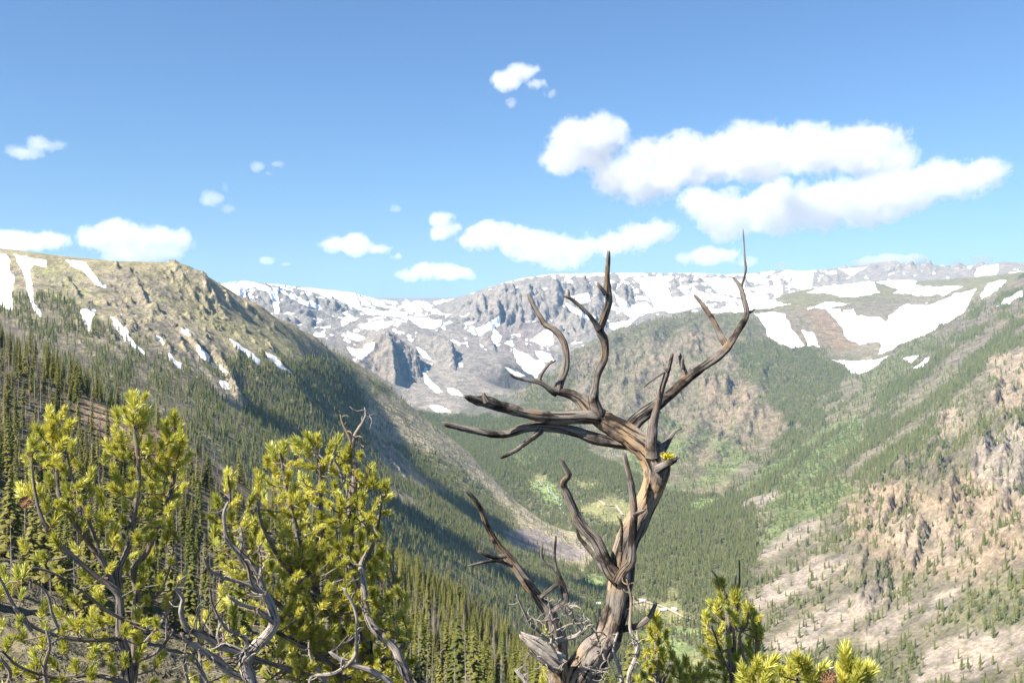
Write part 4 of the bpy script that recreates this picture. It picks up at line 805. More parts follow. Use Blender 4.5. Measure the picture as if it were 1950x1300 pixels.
def far_dead_mesh(name, h, seed):
    rs = np.random.RandomState(seed); V = []; T = []
    for a in (0, 2.1, 4.2): V.append((math.cos(a) * .30, math.sin(a) * .30, -1.0))
    V.append((0, 0, h)); T += [(0, 1, 3), (1, 2, 3), (2, 0, 3)]
    for k in range(26):
        f = rs.uniform(.25, .95); L = 1.7 * (1 - f) ** .6 + .3; a = rs.uniform(0, 6.28); b = len(V); z = h * f
        V += [(0, 0, z - .12), (0, 0, z + .15), (math.cos(a) * L, math.sin(a) * L, z + rs.uniform(-.6, .3))]; T.append((b, b + 2, b + 1))
    me = np_mesh(name, np.array(V), np.array(T), False); me.materials.append(M_FARDEAD); return me
def bush_mesh(name, seed):
    rs = np.random.RandomState(seed); V = []; T = []
    for k in range(46):
        d = rs.normal(size=3); d /= np.linalg.norm(d); d[2] = abs(d[2]); c = d * np.array((1.9, 1.9, 3.0)) * rs.uniform(.55, 1) + np.array((0, 0, 1.2)); b = len(V)
        for q in range(3): V.append(tuple(c + rs.normal(size=3) * .75))
        T.append((b, b + 1, b + 2))
    me = np_mesh(name, np.array(V), np.array(T), False); me.materials.append(M_ASPEN); return me
M_FARDEAD = plain_material('far_dead_wood', (0.25, 0.205, 0.19), 0.3, 0.5)

# ---- where trees can be seen
cm = np.maximum.accumulate(S, axis=0)
SEEN = (S + 20.0 / R > cm - 0.002) & (np.abs(U) < 0.60)
dU = np.gradient(US)[None, :]; dV = np.gradient(VS)[:, None]
AREA = (R * R * dU * dV)
def scatter(mask, per_m2, rs, hlo, hhi, use_tree=True):
    """tree positions on the terrain grid: xyz, height, picture column and row"""
    lam = (AREA * per_m2 * mask * SEEN * (TREE.reshape(NV, NU) if use_tree else 1.0))[:-1, :-1]
    cnt = rs.poisson(np.clip(lam, 0, 60)); c = np.repeat(np.arange(cnt.size), cnt.ravel())
    iv, iu = c // (NU - 1), c % (NU - 1); a, b = rs.rand(len(c)), rs.rand(len(c))
    def bl(G): return (G[iv, iu] * (1 - a) + G[iv, iu + 1] * a) * (1 - b) + (G[iv + 1, iu] * (1 - a) + G[iv + 1, iu + 1] * a) * b
    return np.stack([bl(X), bl(Y), bl(Zt)], 1), rs.uniform(hlo, hhi, len(c)) * rs.choice([1.12, 1, 1, 0.8, 0.55], len(c))
RSd = np.random.RandomState(5)
def forest(name, label, P, size, protos):
    """one wood that reads as a mass: points that carry conifers"""
    me = bpy.data.meshes.new(name); me.vertices.add(len(P)); me.vertices.foreach_set('co', np.ascontiguousarray(P, np.float32).ravel())
    set_attr(me, 'size', size); set_attr(me, 'turn', RSd.uniform(0, 6.28, len(P))); set_attr(me, 'pick', RSd.randint(0, len(protos), len(P)).astype(float)); me.update()
    o = mesh_obj(name, me); ng = bpy.data.node_groups.new(name, 'GeometryNodeTree')
    ng.interface.new_socket('Geometry', in_out='INPUT', socket_type='NodeSocketGeometry'); ng.interface.new_socket('Geometry', in_out='OUTPUT', socket_type='NodeSocketGeometry')
    N = ng.nodes.new; L = ng.links.new
    gi, go, ip, jg = N('NodeGroupInput'), N('NodeGroupOutput'), N('GeometryNodeInstanceOnPoints'), N('GeometryNodeJoinGeometry')
    for p in reversed(protos):
        oi = N('GeometryNodeObjectInfo'); oi.inputs['Object'].default_value = p; oi.inputs['As Instance'].default_value = True; oi.transform_space = 'ORIGINAL'; L(oi.outputs['Geometry'], jg.inputs[0])
    def attr(nm):
        a = N('GeometryNodeInputNamedAttribute'); a.data_type = 'FLOAT'; a.inputs['Name'].default_value = nm; return a.outputs['Attribute']
    cx = N('ShaderNodeCombineXYZ'); L(attr('turn'), cx.inputs[2])
    L(gi.outputs[0], ip.inputs['Points']); L(jg.outputs[0], ip.inputs['Instance']); ip.inputs['Pick Instance'].default_value = True
    L(attr('pick'), ip.inputs['Instance Index']); L(cx.outputs[0], ip.inputs['Rotation']); L(attr('size'), ip.inputs['Scale']); L(ip.outputs[0], go.inputs[0])
    mod = o.modifiers.new('trees', 'NODES'); mod.node_group = ng
    tag(o, label, 'forest', kind='stuff'); return o
def proto(me): return bpy.data.objects.new(me.name, me)          # carries a shape for the woods

# ---- the near hillside: single trees first, the rest of the wood behind them
CR = [crown_mesh('crown', 15.0, w, s, 30, 6, st) for w, s, st in ((2.5, 1, .08), (2.0, 2, .14), (3.0, 3, .04), (1.8, 4, .20))]
TR = [trunk_mesh('trunk', 15.0, 0.19, M_BARK, 6, s) for s in range(4)]
DT = [trunk_mesh('trunk', 15.0, 0.17, M_DEADW, 6, s + 9) for s in range(3)]
DB = [twig_mesh('branches', 15.0, 1.6, s) for s in (21, 22, 23)]
P, H = scatter((REG == 0) & (R > 130), 0.055, RSd, 5.0, 14.0)
r2 = np.hypot(P[:, 0], P[:, 1]); pxs, pys = proj(P[:, 0], P[:, 1], P[:, 2])
clump = fbm(P[:, 0] / 45, P[:, 1] / 45, 3, 201)
dead = (RSd.rand(len(P)) < np.clip(0.36 + 0.9 * clump, 0.05, 0.85))
inside = (pxs > -10) & (pxs < 1960) & (pys - F * H / r2 < 1290) & (pys > 600)
appear = np.where(inside, H / r2, 0) * (1 - 0.6 * ((pxs < 770) & (pys > 930)))          # behind the near pines they hardly show
LAB_G = 'green conifer standing in the forest on the near hillside'; LAB_D = 'grey leafless dead conifer standing in the forest on the near hillside'
single = np.zeros(len(P), bool)
for flag in (False, True):
    cand = np.nonzero(dead == flag)[0]; top = cand[np.argsort(-appear[cand])[:300]]; single[top] = True
    for k in top:
        t = empty('dead_conifer' if flag else 'conifer', tuple(P[k]), RSd.uniform(0, 6.28)); s = H[k] / 15.0; t.scale = (s, s, s)
        t.rotation_euler = (RSd.uniform(-.04, .04), RSd.uniform(-.04, .04), t.rotation_euler[2])
        j = RSd.randint(0, 3 if flag else 4)
        mesh_obj('trunk', (DT if flag else TR)[j], None, t)
        mesh_obj('branches' if flag else 'crown', (DB if flag else CR)[j], None, t)
        tag(t, LAB_D if flag else LAB_G, 'dead tree' if flag else 'conifer', 'dead conifers on the near hillside' if flag else 'green conifers on the near hillside')
def joined(name, a, b):
    bm = bmesh.new(); bm.from_mesh(a); bm.from_mesh(b)
    na = len(a.polygons); me = bpy.data.meshes.new(name)
    bm.to_mesh(me); bm.free(); me.materials.append(a.materials[0]); me.materials.append(b.materials[0])
    mi = np.zeros(len(me.polygons), np.int32); mi[na:] = 1; me.polygons.foreach_set('material_index', mi); return proto(me)
m = ~single & ~dead; forest('forest', 'green conifers massed on the near hillside', P[m], H[m] / 15.0, [joined('conifer', TR[i], CR[i]) for i in range(4)])
m = ~single & dead; forest('dead_forest', 'grey dead conifers massed on the near hillside', P[m], H[m] / 15.0, [joined('dead_conifer', DT[i], DB[i]) for i in range(3)])

# ---- the woods beyond
FT = [proto(far_tree_mesh('far_conifer', 16.0, w, s, 6, 5)) for w, s in ((2.6, 31), (1.9, 32), (3.2, 33), (2.3, 34), (1.5, 38))]
FW = [proto(far_tree_mesh('broad_conifer', 16.0, w, s, 6, 6)) for w, s in ((3.4, 35), (2.5, 36), (4.2, 37), (3.0, 39))]
FD = [proto(far_dead_mesh('far_dead_conifer', 15.0, s)) for s in (41, 42)]
BU = [proto(bush_mesh('broadleaf', s)) for s in (51, 52)]
for reg, dens, lo, hi, fdead, lab in ((1, 0.024, 10, 16, 0.30, 'dark conifer forest on the flank of the grassy mountain'), (2, 0.026, 13, 19, 0.06, 'dense green conifer forest covering the valley floor'), (3, 0.012, 11, 16, 0.5, 'sparse grey-green trees at the head of the valley'),
                                   (4, 0.013, 13, 20, 0.05, 'scattered conifers on the tan middle ridge'), (5, 0.018, 13, 24, 0.08, 'conifers in stripes down the rocky mountainside')):
    P, H = scatter(REG == reg, dens, RSd, lo, hi)
    pxs, pys = proj(P[:, 0], P[:, 1], P[:, 2])
    dd = RSd.rand(len(P)) < fdead * np.clip(1 + 3 * fbm(pxs / 60, pys / 40, 3, 211), 0, 3) * (np.where(pxs < 420, 1.3, 0.5) if reg == 1 else 1)
    forest('forest', lab, P[~dd], H[~dd] / 16.0, FW if reg == 5 else FT)
    forest('dead_forest', 'grey dead trunks among the trees: ' + lab.split(' conifer')[0].split(' trees')[0] + ' wood', P[dd], H[dd] / 15.0, FD)
    print('TREES', reg, len(P))
gm = np.isin(REG, [2, 4, 5]) & (ALB[:, 1].reshape(NV, NU) > ALB[:, 0].reshape(NV, NU) * 1.12) & (PATCH > -0.1)
P, H = scatter(gm, 0.008, RSd, .6, 1.3, False)
forest('shrubs', 'bright green broadleaf scrub on the lower slopes', P, H, BU)
# ------------------------------------------------------------------ near wood: tubes with grain
def catmull(P, n):
    P = np.asarray(P, float); k = len(P)
    if k == 2: P = np.array([P[0], P[0] * .67 + P[1] * .33, P[0] * .33 + P[1] * .67, P[1]]); k = 4
    Q = np.concatenate([[2 * P[0] - P[1]], P, [2 * P[-1] - P[-2]]])
    seg = np.linalg.norm(np.diff(P[:, :3], axis=0), axis=1); cum = np.concatenate([[0], np.cumsum(seg)])
    s = np.linspace(0, cum[-1], n); out = np.zeros((n, P.shape[1]))
    for i, x in enumerate(s):
        j = min(max(np.searchsorted(cum, x, side='right') - 1, 0), k - 2); t = (x - cum[j]) / max(seg[j], 1e-9)
        a, b, c, d = Q[j], Q[j + 1], Q[j + 2], Q[j + 3]
        out[i] = 0.5 * (2 * b + (c - a) * t + (2 * a - 5 * b + 4 * c - d) * t * t + (3 * b - a - 3 * c + d) * t ** 3)
    return out, cum[-1]
class Tubes:
    """collects tubes into one mesh; each keeps (around, along, seed) for the grain"""
    def __init__(s): s.V = []; s.F = []; s.G = []; s.n = 0
    def add(s, pts, sides=12, step=0.02, rough=0.10, seed=0, broken=True, twist=2.0, lump=0.12):
        """pts: (x, y, z, radius)"""
        rs = np.random.RandomState(seed)
        seg = sum(math.dist(a[:3], b[:3]) for a, b in zip(pts[:-1], pts[1:]))
        n = int(min(120, max(4, seg / step))); C_, L = catmull(pts, n)
        tang = np.gradient(C_[:, :3], axis=0); tang /= np.linalg.norm(tang, axis=1)[:, None] + 1e-9
        up = np.array((0.0, -1.0, 0.05)); A = np.linspace(0, 2 * np.pi, sides, endpoint=False)
        al = np.linspace(0, L, n)
        ph = rs.uniform(0, 6.28, 8); base = s.n
        gap = rs.uniform(0, 100)
        RR = np.maximum(C_[:, 3], 0.0006)
        KN = perlin((al / (RR * 3.2 + .01) + gap)[:, None] + 0 * A[None], (np.cos(A) * 1.3 + gap)[None] + 0 * al[:, None], 7)
        for i in range(n):
            t = tang[i]; x = np.cross(t, up); ln = np.linalg.norm(x); x = x / ln if ln > 1e-4 else np.array((1.0, 0, 0)); y = np.cross(x, t)
            r = max(C_[i, 3], 0.0006)
            aa = A + twist * al[i]
            g = (0.40 * np.sin(3 * aa + ph[0] + al[i] * 3) + 0.35 * np.sin(5 * aa + ph[1] - al[i] * 2) + 0.35 * np.sin(9 * aa + ph[2] + al[i] * 5) + .25 * np.sin(14 * aa + ph[3] + al[i] * 4))
            rr = r * (1 + rough * g * 1.5 + lump * 1.4 * KN[i])
            c = C_[i, :3]
            off = np.zeros(sides)
            if broken and i >= n - 2:
                rr = rr * (0.95 if i == n - 2 else 0.70); off = rs.uniform(-1.0, 1.6, sides) * r * (0.3 if i == n - 2 else 1.0)
            s.V += [tuple(c + x * math.cos(a) * q + y * math.sin(a) * q + t * o) for a, q, o in zip(A, rr, off)]
            s.G += [(a / 6.2832, al[i], (seed * 0.137) % 1.0) for a in A]
        for i in range(n - 1):
            for j in range(sides):
                a = base + i * sides + j; b = base + i * sides + (j + 1) % sides; s.F.append((a, b, b + sides, a + sides))
        tip = len(s.V); s.V.append(tuple(C_[-1, :3] - tang[-1] * C_[-1, 3] * (0.3 if broken else -0.5))); s.G.append((0.5, L, 0.5))
        e = base + (n - 1) * sides
        for j in range(sides): s.F.append((e + j, e + (j + 1) % sides, tip, tip))
        s.n = len(s.V)
    def build(s, name, mat, parent, origin):
        V = np.array(s.V) - np.array(origin); me = bpy.data.meshes.new(name)
        me.from_pydata([tuple(v) for v in V], [], [f if f[2] != f[3] else f[:3] for f in s.F]); me.polygons.foreach_set('use_smooth', np.ones(len(me.polygons), bool))
        set_attr(me, 'grain', np.array(s.G), 'FLOAT_VECTOR'); me.update()
        return mesh_obj(name, me, mat, parent)
def wood_material(name, grey, dark, warm, dark_amt, warm_amt):
    m = NT(name)
    g = m.n('ShaderNodeAttribute', attribute_name='grain').outputs['Vector']
    pos = m.n('ShaderNodeNewGeometry').outputs['Position']
    sep = m.n('ShaderNodeSeparateXYZ', {0: g})
    ang = m.math('MULTIPLY', sep.outputs[0], 6.28318)
    v = m.n('ShaderNodeCombineXYZ', {0: m.math('MULTIPLY', m.math('COSINE', ang), 1.0), 1: m.math('SINE', ang), 2: m.math('MULTIPLY', sep.outputs[1], 1.6)}).outputs[0]
    v = m.n('ShaderNodeVectorMath', {0: v, 1: m.n('ShaderNodeCombineXYZ', {0: m.math('MULTIPLY', sep.outputs[2], 37.0), 1: 0.0, 2: m.math('MULTIPLY', sep.outputs[2], 11.0)}).outputs[0]}, operation='ADD').outputs[0]
    fine = m.noise(v, 7.0, 6, 0.7); crack = m.noise(v, 3.4, 4, 0.65); blot = m.noise(pos, 7.0, 4, 0.6); blot2 = m.noise(pos, 4.3, 3, 0.55); pit = m.noise(pos, 90.0, 3, 0.6)
    c = m.mix(m.rng(fine, .3, .7), tuple(q * 0.42 for q in grey), tuple(q * 1.55 for q in grey))
    c = m.mix(m.math('MULTIPLY', m.rng(blot2, .56 - .2 * warm_amt, .66 - .12 * warm_amt), m.rng(crack, .35, .6)), c, warm)
    c = m.mix(m.rng(blot, .62 - .22 * dark_amt, .72 - .18 * dark_amt), c, dark)
    c = m.mix(m.rng(crack, .49, .41), c, tuple(q * 0.12 for q in grey))
    c = m.mix(m.math('MULTIPLY', m.rng(pit, .55, .7), 0.5), c, tuple(q * 0.35 for q in grey))
    h = m.math('ADD', m.math('MULTIPLY', fine, 0.6), m.math('MULTIPLY', m.rng(crack, .33, .45), 0.8))
    bp = m.n('ShaderNodeBump', {'Strength': 0.8, 'Distance': 0.006, 'Height': h}).outputs[0]
    m.surf(m.n('ShaderNodeBsdfDiffuse', {'Color': c, 'Roughness': 0.6, 'Normal': bp}).outputs[0]); return m.m
M_SNAG = wood_material('weathered_snag_wood', (0.235, 0.205, 0.18), (0.036, 0.029, 0.026), (0.27, 0.185, 0.115), 0.55, 0.08)
M_SNAGT = wood_material('weathered_trunk_wood', (0.25, 0.215, 0.185), (0.036, 0.029, 0.026), (0.42, 0.28, 0.15), 0.5, 0.5)
M_TWIG = wood_material('bleached_twig_wood', (0.44, 0.39, 0.34), (0.16, 0.13, 0.11), (0.34, 0.24, 0.15), 0.25, 0.1)
M_PBARK = wood_material('pine_bark', (0.30, 0.26, 0.23), (0.07, 0.058, 0.05), (0.24, 0.17, 0.11), 0.3, 0.1)

def px_path(pts, dist, d0=0.0, d1=0.0):
    """(px, py, radius px) -> world tube points; depth runs from dist+d0 to dist+d1"""
    k = len(pts); out = []
    for i, (px, py, r) in enumerate(pts):
        D_ = dist + d0 + (d1 - d0) * i / max(1, k - 1); x, y, z = pt(px, py, D_); out.append((x, y, z, r * 0.86 / F * math.hypot(D_, z)))
    return out

# ------------------------------------------------------------------ the dead snag
DS = 5.0
SO = pt(1100, 1330, DS); SO = (SO[0], SO[1], -3.45)
snag = empty('dead_snag', SO); tag(snag, 'tall twisted dead snag with bare forked limbs in front of the valley', 'dead tree')
def snag_part(name, specs, mat=None, sides=18, rough=0.10, parent=None, step=0.018):
    t = Tubes()
    for i, (pts, d0, d1, br) in enumerate(specs): t.add(px_path(pts, DS, d0, d1), max(sides, 10) + (6 if sides > 9 else 0), step, rough, abs(hash((name, i, int(pts[0][0])))) % 997, br)
    return t.build(name, mat or M_SNAG, parent or snag, SO if parent is None else SO)
# the trunk runs on below the picture into the ground
root = [(1060, 1950, 62), (1070, 1600, 52), (1082, 1400, 46)]
tt = Tubes()
tt.add(px_path(root + [(1095, 1310, 42), (1125, 1255, 36), (1156, 1213, 30), (1168, 1175, 26), (1174, 1146, 24), (1180, 1108, 25), (1187, 1051, 26), (1201, 1013, 25), (1223, 975, 23), (1243, 936, 23), (1252, 898, 27), (1246, 869, 30), (1230, 850, 28), (1212, 838, 26), (1176, 815, 24),
                     (1140, 794, 20), (1117, 777, 16), (1102, 760, 12), (1081, 749, 10), (1056, 746, 8)], DS), 22, 0.016, 0.10, 3, True, 1.2, 0.10)
tt.build('trunk', M_SNAGT, snag, SO)
snag_part('branch', [([(1062, 748, 9), (1066, 728, 8.5), (1076, 704, 8), (1078, 674, 7.5), (1071, 647, 7), (1056, 628, 7), (1039, 618, 6.5), (1024, 596, 5), (1012, 573, 4.5), (1006, 562, 3.5)], 0, 0.15, True)])
b = snag_part('branch', [([(1060, 749, 8), (1047, 740, 7), (1027, 728, 5), (995, 722, 3.5), (980, 718, 3), (968, 709, 2.2)], 0, -0.1, True)])
snag_part('twig', [([(1028, 727, 4.2), (1030, 715, 3.6), (1039, 701, 3.2), (1050, 687, 3)], -0.03, -0.06, True), ([(1047, 692, 2.4), (1057, 687, 2)], -.06, -.07, True)], parent=None, sides=9)
snag_part('branch', [([(1140, 790, 13), (1131, 762, 12), (1134, 736, 7.5), (1140, 706, 8), (1152, 679, 8), (1150, 647, 9), (1142, 628, 9), (1150, 603, 9), (1158, 578, 8.5), (1157, 551, 8), (1156, 529, 6), (1158, 502, 5), (1159, 480, 4.4)], -0.02, -0.22, True)])
snag_part('branch', [([(1140, 626, 7), (1130, 610, 5.5), (1118, 596, 4.6), (1091, 571, 4), (1075, 564, 3)], -0.14, -0.24, True), ([(1083, 567, 3), (1083, 553, 2.2)], -.22, -.23, True)], sides=10)
snag_part('stub', [([(1153, 560, 6), (1147, 552, 4.6), (1139, 541, 3.8)], -0.19, -0.22, True)], sides=9)
snag_part('branch', [([(1150, 800, 15), (1125, 793, 14), (1061, 794, 13), (1009, 788, 12), (958, 775, 11.5), (927, 766, 12), (904, 762, 9), (888, 755, 5.5)], 0.0, -0.30, True), ([(927, 764, 8), (923, 757, 6.5), (921, 750, 5)], -.26, -.27, True)], sides=16)
snag_part('branch', [([(1200, 848, 10), (1189, 846, 10.5), (1138, 835, 12), (1092, 821, 11), (1056, 814, 11), (1020, 812, 11), (994, 816, 10), (968, 825, 8), (938, 826, 8), (902, 819, 7), (868, 812, 6), (845, 807, 5)], 0.02, -0.15, True)], sides=16)
snag_part('twig', [([(1030, 820, 7), (1020, 829, 6), (1004, 841, 4.8), (984, 856, 4.5), (956, 870, 4.6)], -0.08, -0.20, True)], sides=11)
snag_part('branch', [([(1195, 825, 18), (1212, 800, 16), (1243, 777, 14), (1277, 750, 11), (1310, 720, 10), (1347, 693, 9), (1380, 667, 9), (1397, 643, 7), (1413, 617, 7), (1422, 597, 6), (1417, 570, 5.5), (1410, 547, 4.6), (1397, 529, 3.6)], 0.05, 0.30, True)], sides=14)
snag_part('twig', [([(1411, 552, 4), (1415, 535, 3), (1420, 515, 2.6), (1418, 490, 2.1), (1417, 465, 1.7), (1415, 437, 1.2)], 0.28, 0.33, True), ([(1421, 597, 3.6), (1430, 594, 2.8), (1437, 589, 2)], .26, .25, True)], sides=8)
snag_part('branch', [([(1386, 662, 8), (1373, 640, 6.6), (1360, 613, 5.6), (1340, 583, 4.6), (1322, 562, 3.6)], 0.20, 0.30, True)], sides=11)
snag_part('stub', [([(1307, 719, 7), (1300, 697, 5.5), (1294, 676, 4)], 0.14, 0.12, True), ([(1300, 700, 4), (1300, 680, 3.4)], .12, .10, True)], sides=9)
snag_part('branch', [([(1243, 870, 14), (1241, 840, 12), (1243, 813, 10), (1250, 780, 7.5), (1260, 740, 6.5), (1270, 710, 6), (1275, 695, 4.6), (1280, 676, 3.4)], -0.05, -0.15, True), ([(1271, 706, 4), (1265, 700, 3)], -.14, -.15, True)], sides=12)
snag_part('twig', [([(1266, 708, 2.4), (1243, 723, 2), (1233, 731, 1.8), (1226, 737, 1.4)], -0.13, -0.2, False)], sides=7)
snag_part('branch', [([(1250, 866, 12), (1266, 848, 9), (1277, 832, 4.5), (1286, 821, 3.2), (1297, 816, 2)], 0, 0.05, True)], sides=10)
snag_part('stub', [([(1252, 893, 10), (1268, 884, 8), (1287, 875, 7)], -0.06, -0.12, True)], sides=11)
snag_part('branch', [([(1176, 1100, 15), (1160, 1080, 14), (1133, 1027, 12), (1105, 997, 11), (1088, 960, 8.5), (1073, 925, 8), (1074, 915, 7), (1084, 905, 6), (1075, 887, 5), (1068, 874, 5)], -0.06, -0.2, True)], sides=14)
snag_part('twig', [([(1152, 1085, 7), (1135, 1062, 6), (1117, 1040, 5), (1103, 1022, 3.6), (1098, 1005, 2)], -0.02, 0.05, True)], sides=9)
snag_part('branch', [([(1176, 1108, 10), (1187, 1088, 9.5), (1202, 1068, 9), (1204, 1027, 8.2), (1207, 977, 8), (1203, 933, 7), (1197, 900, 6), (1189, 866, 5)], -0.10, -0.16, True), ([(1208, 980, 5), (1218, 975, 4.5), (1227, 971, 4)], -.16, -.2, True)], sides=13)
snag_part('twig', [([(1182, 1050, 3.5), (1184, 1010, 3.2), (1183, 995, 3), (1177, 984, 2.8)], -0.10, -0.14, True)], mat=None, sides=8)
snag_part('branch', [(root[:0] + [(1075, 1330, 26), (1066, 1285, 20), (1060, 1210, 16), (1040, 1160, 13), (1010, 1117, 11), (973, 1067, 10), (950, 1040, 7.5), (930, 1007, 6), (917, 973, 5.5), (903, 950, 5), (885, 931, 4)], 0.0, -0.3, True)], mat=M_SNAGT, sides=14)
snag_part('twig', [([(963, 1058, 5.5), (945, 1061, 4.6), (930, 1058, 4.2), (912, 1049, 3.4)], -0.24, -0.32, True), ([(975, 1078, 3.5), (955, 1069, 3.2), (933, 1068, 3), (891, 1077, 2.4)], -.2, -.35, True)], sides=9)
snag_part('branch', [([(1045, 1168, 7), (1060, 1158, 6.5), (1077, 1143, 7), (1073, 1120, 6.5), (1062, 1090, 5), (1052, 1078, 4), (1037, 1070, 3.4), (1031, 1055, 3), (1033, 1036, 2.6)], -0.1, -0.2, True), ([(1060, 1086, 3.6), (1056, 1060, 2.8), (1059, 1022, 2.4)], -.18, -.18, True), ([(1030, 1136, 4.5), (1045, 1124, 4), (1063, 1110, 4)], -.14, -.17, False)], sides=10)
snag_part('branch', [([(1170, 1205, 8), (1190, 1197, 6.5), (1217, 1190, 6), (1237, 1173, 5.5), (1248, 1150, 4.6)], 0.0, 0.05, True)], sides=11)
def twiglets(rs, pts, n, lo, hi, r):
    """short spurs off a twig"""
    out = []
    for _ in range(n):
        i = rs.randint(0, len(pts) - 1); t = rs.rand(); a = [pts[i][k] * (1 - t) + pts[i + 1][k] * t for k in range(2)]
        an = rs.uniform(0, 6.28); L = rs.uniform(lo, hi); out.append([(a[0], a[1], r), (a[0] + math.cos(an) * L * .6, a[1] + math.sin(an) * L * .5, r * .8), (a[0] + math.cos(an + .4) * L, a[1] + math.sin(an + .4) * L, r * .5)])
    return out
rs = np.random.RandomState(77)
TW = [([(1067, 1262, 4.5), (1047, 1223, 3.6), (1028, 1203, 3.2), (1010, 1187, 3), (996, 1160, 2.4), (983, 1131, 1.8)], -.15, -.35), ([(1050, 1223, 3.2), (1053, 1187, 2.6), (1048, 1160, 2), (1043, 1138, 1.5)], -.25, -.3), ([(1045, 1222, 5), (1070, 1216, 4.6), (1093, 1212, 4.2), (1110, 1200, 3.4), (1124, 1189, 2.6)], -.2, -.25),
      ([(1110, 1207, 3.4), (1095, 1180, 2.8), (1077, 1160, 2.2), (1052, 1140, 1.6)], -.22, -.3), ([(1005, 1169, 1.5), (1025, 1182, 1.8), (1050, 1180, 1.8)], -.3, -.28), ([(1152, 1255, 2.8), (1140, 1220, 2.2), (1130, 1190, 1.8), (1118, 1176, 1.4)], -.2, -.22), ([(1070, 1275, 5), (1052, 1270, 4.4), (1033, 1260, 3.4), (1005, 1239, 2.2)], -.2, -.3),
      ([(1010, 1310, 5), (996, 1290, 4.6), (982, 1276, 4)], -.3, -.3), ([(1196, 1330, 6), (1198, 1285, 5), (1213, 1243, 4.4), (1206, 1215, 4), (1200, 1193, 3.8), (1202, 1143, 3), (1193, 1102, 2.2)], -.15, -.2), ([(1190, 1330, 5), (1180, 1275, 4.4), (1168, 1237, 3.6), (1176, 1205, 2.6)], -.05, -.1), ([(1212, 1250, 4), (1216, 1225, 3.2), (1213, 1200, 2.4)], -.2, -.2),
      ([(1060, 1200, 2), (1085, 1188, 1.8), (1105, 1186, 1.6), (1122, 1182, 1.2)], -.3, -.3), ([(1075, 1150, 2), (1088, 1160, 2), (1093, 1176, 1.8)], -.28, -.26), ([(1110, 1268, 2.4), (1140, 1277, 2.2), (1165, 1268, 1.6)], -.3, -.3), ([(1140, 1275, 2), (1150, 1295, 1.8), (1160, 1320, 1.6)], -.3, -.3)]
for pts, d0, d1 in TW:
    specs = [(pts, d0, d1, True)] + [(q, (d0 + d1) / 2, (d0 + d1) / 2 - rs.uniform(-.05, .08), False) for q in twiglets(rs, pts, 9, 8, 26, 1.4)]
    snag_part('twig', specs, mat=M_TWIG, sides=7)
# a pale slab split off the trunk
sl = Tubes(); sl.add([(*pt(1062, 1262, DS - .12), .050), (*pt(1035, 1240, DS - .16), .042), (*pt(1012, 1224, DS - .18), .032), (*pt(996, 1212, DS - .2), .02)], 10, .02, .16, 55)
o = sl.build('broken_slab', M_TWIG, snag, SO); o['label'] = 'pale split slab of wood at the foot'
# lichen tuft on the stub
rs = np.random.RandomState(4); LV = []; LT = []
c0 = Vector(pt(1272, 868, DS - .10)) - Vector(SO)
for k in range(420):
    p = c0 + Vector((rs.normal() * .013, rs.normal() * .010, rs.normal() * .0065)); b = len(LV)
    for q in range(3): LV.append(tuple(p + Vector(rs.normal(size=3) * .0035)))
    LT.append((b, b + 1, b + 2))
o = mesh_obj('lichen', np_mesh('lichen', np.array(LV), np.array(LT), False), plain_material('yellow_lichen', (0.50, 0.44, 0.03), .3, 60), snag); o['label'] = 'bright yellow lichen tuft'

# ------------------------------------------------------------------ needle tufts and pines
def needle_material():
    m = NT('pine_needles')
    a = m.n('ShaderNodeAttribute', attribute_name='tip').outputs['Fac']
    rnd = m.n('ShaderNodeObjectInfo').outputs['Random']
    pos = m.n('ShaderNodeNewGeometry').outputs['Position']
    n = m.noise(pos, 3.0, 3, 0.6)
    f = m.math('ADD', m.math('MULTIPLY', rnd, 0.5), m.math('MULTIPLY', m.rng(n, .3, .7), 0.5))
    c = m.mix(f, (0.34, 0.39, 0.055), (0.78, 0.71, 0.13))
    c = m.mix(m.rng(a, .12, .0), c, (0.34, 0.17, 0.06))
    c = m.mix(m.math('MULTIPLY', m.rng(a, .6, 1.0), .35), c, (0.70, 0.66, 0.22))
    d = m.n('ShaderNodeBsdfDiffuse', {'Color': c}); t = m.n('ShaderNodeBsdfTranslucent', {'Color': c}); gl = m.n('ShaderNodeBsdfGlossy', {'Color': (1, 1, .9, 1), 'Roughness': 0.45})
    x = m.n('ShaderNodeMixShader', {0: 0.35}); m.t.links.new(d.outputs[0], x.inputs[1]); m.t.links.new(t.outputs[0], x.inputs[2])
    y = m.n('ShaderNodeMixShader', {0: 0.05}); m.t.links.new(x.outputs[0], y.inputs[1]); m.t.links.new(gl.outputs[0], y.inputs[2])
    m.surf(y.outputs[0]); return m.m
M_NEEDLE = needle_material()
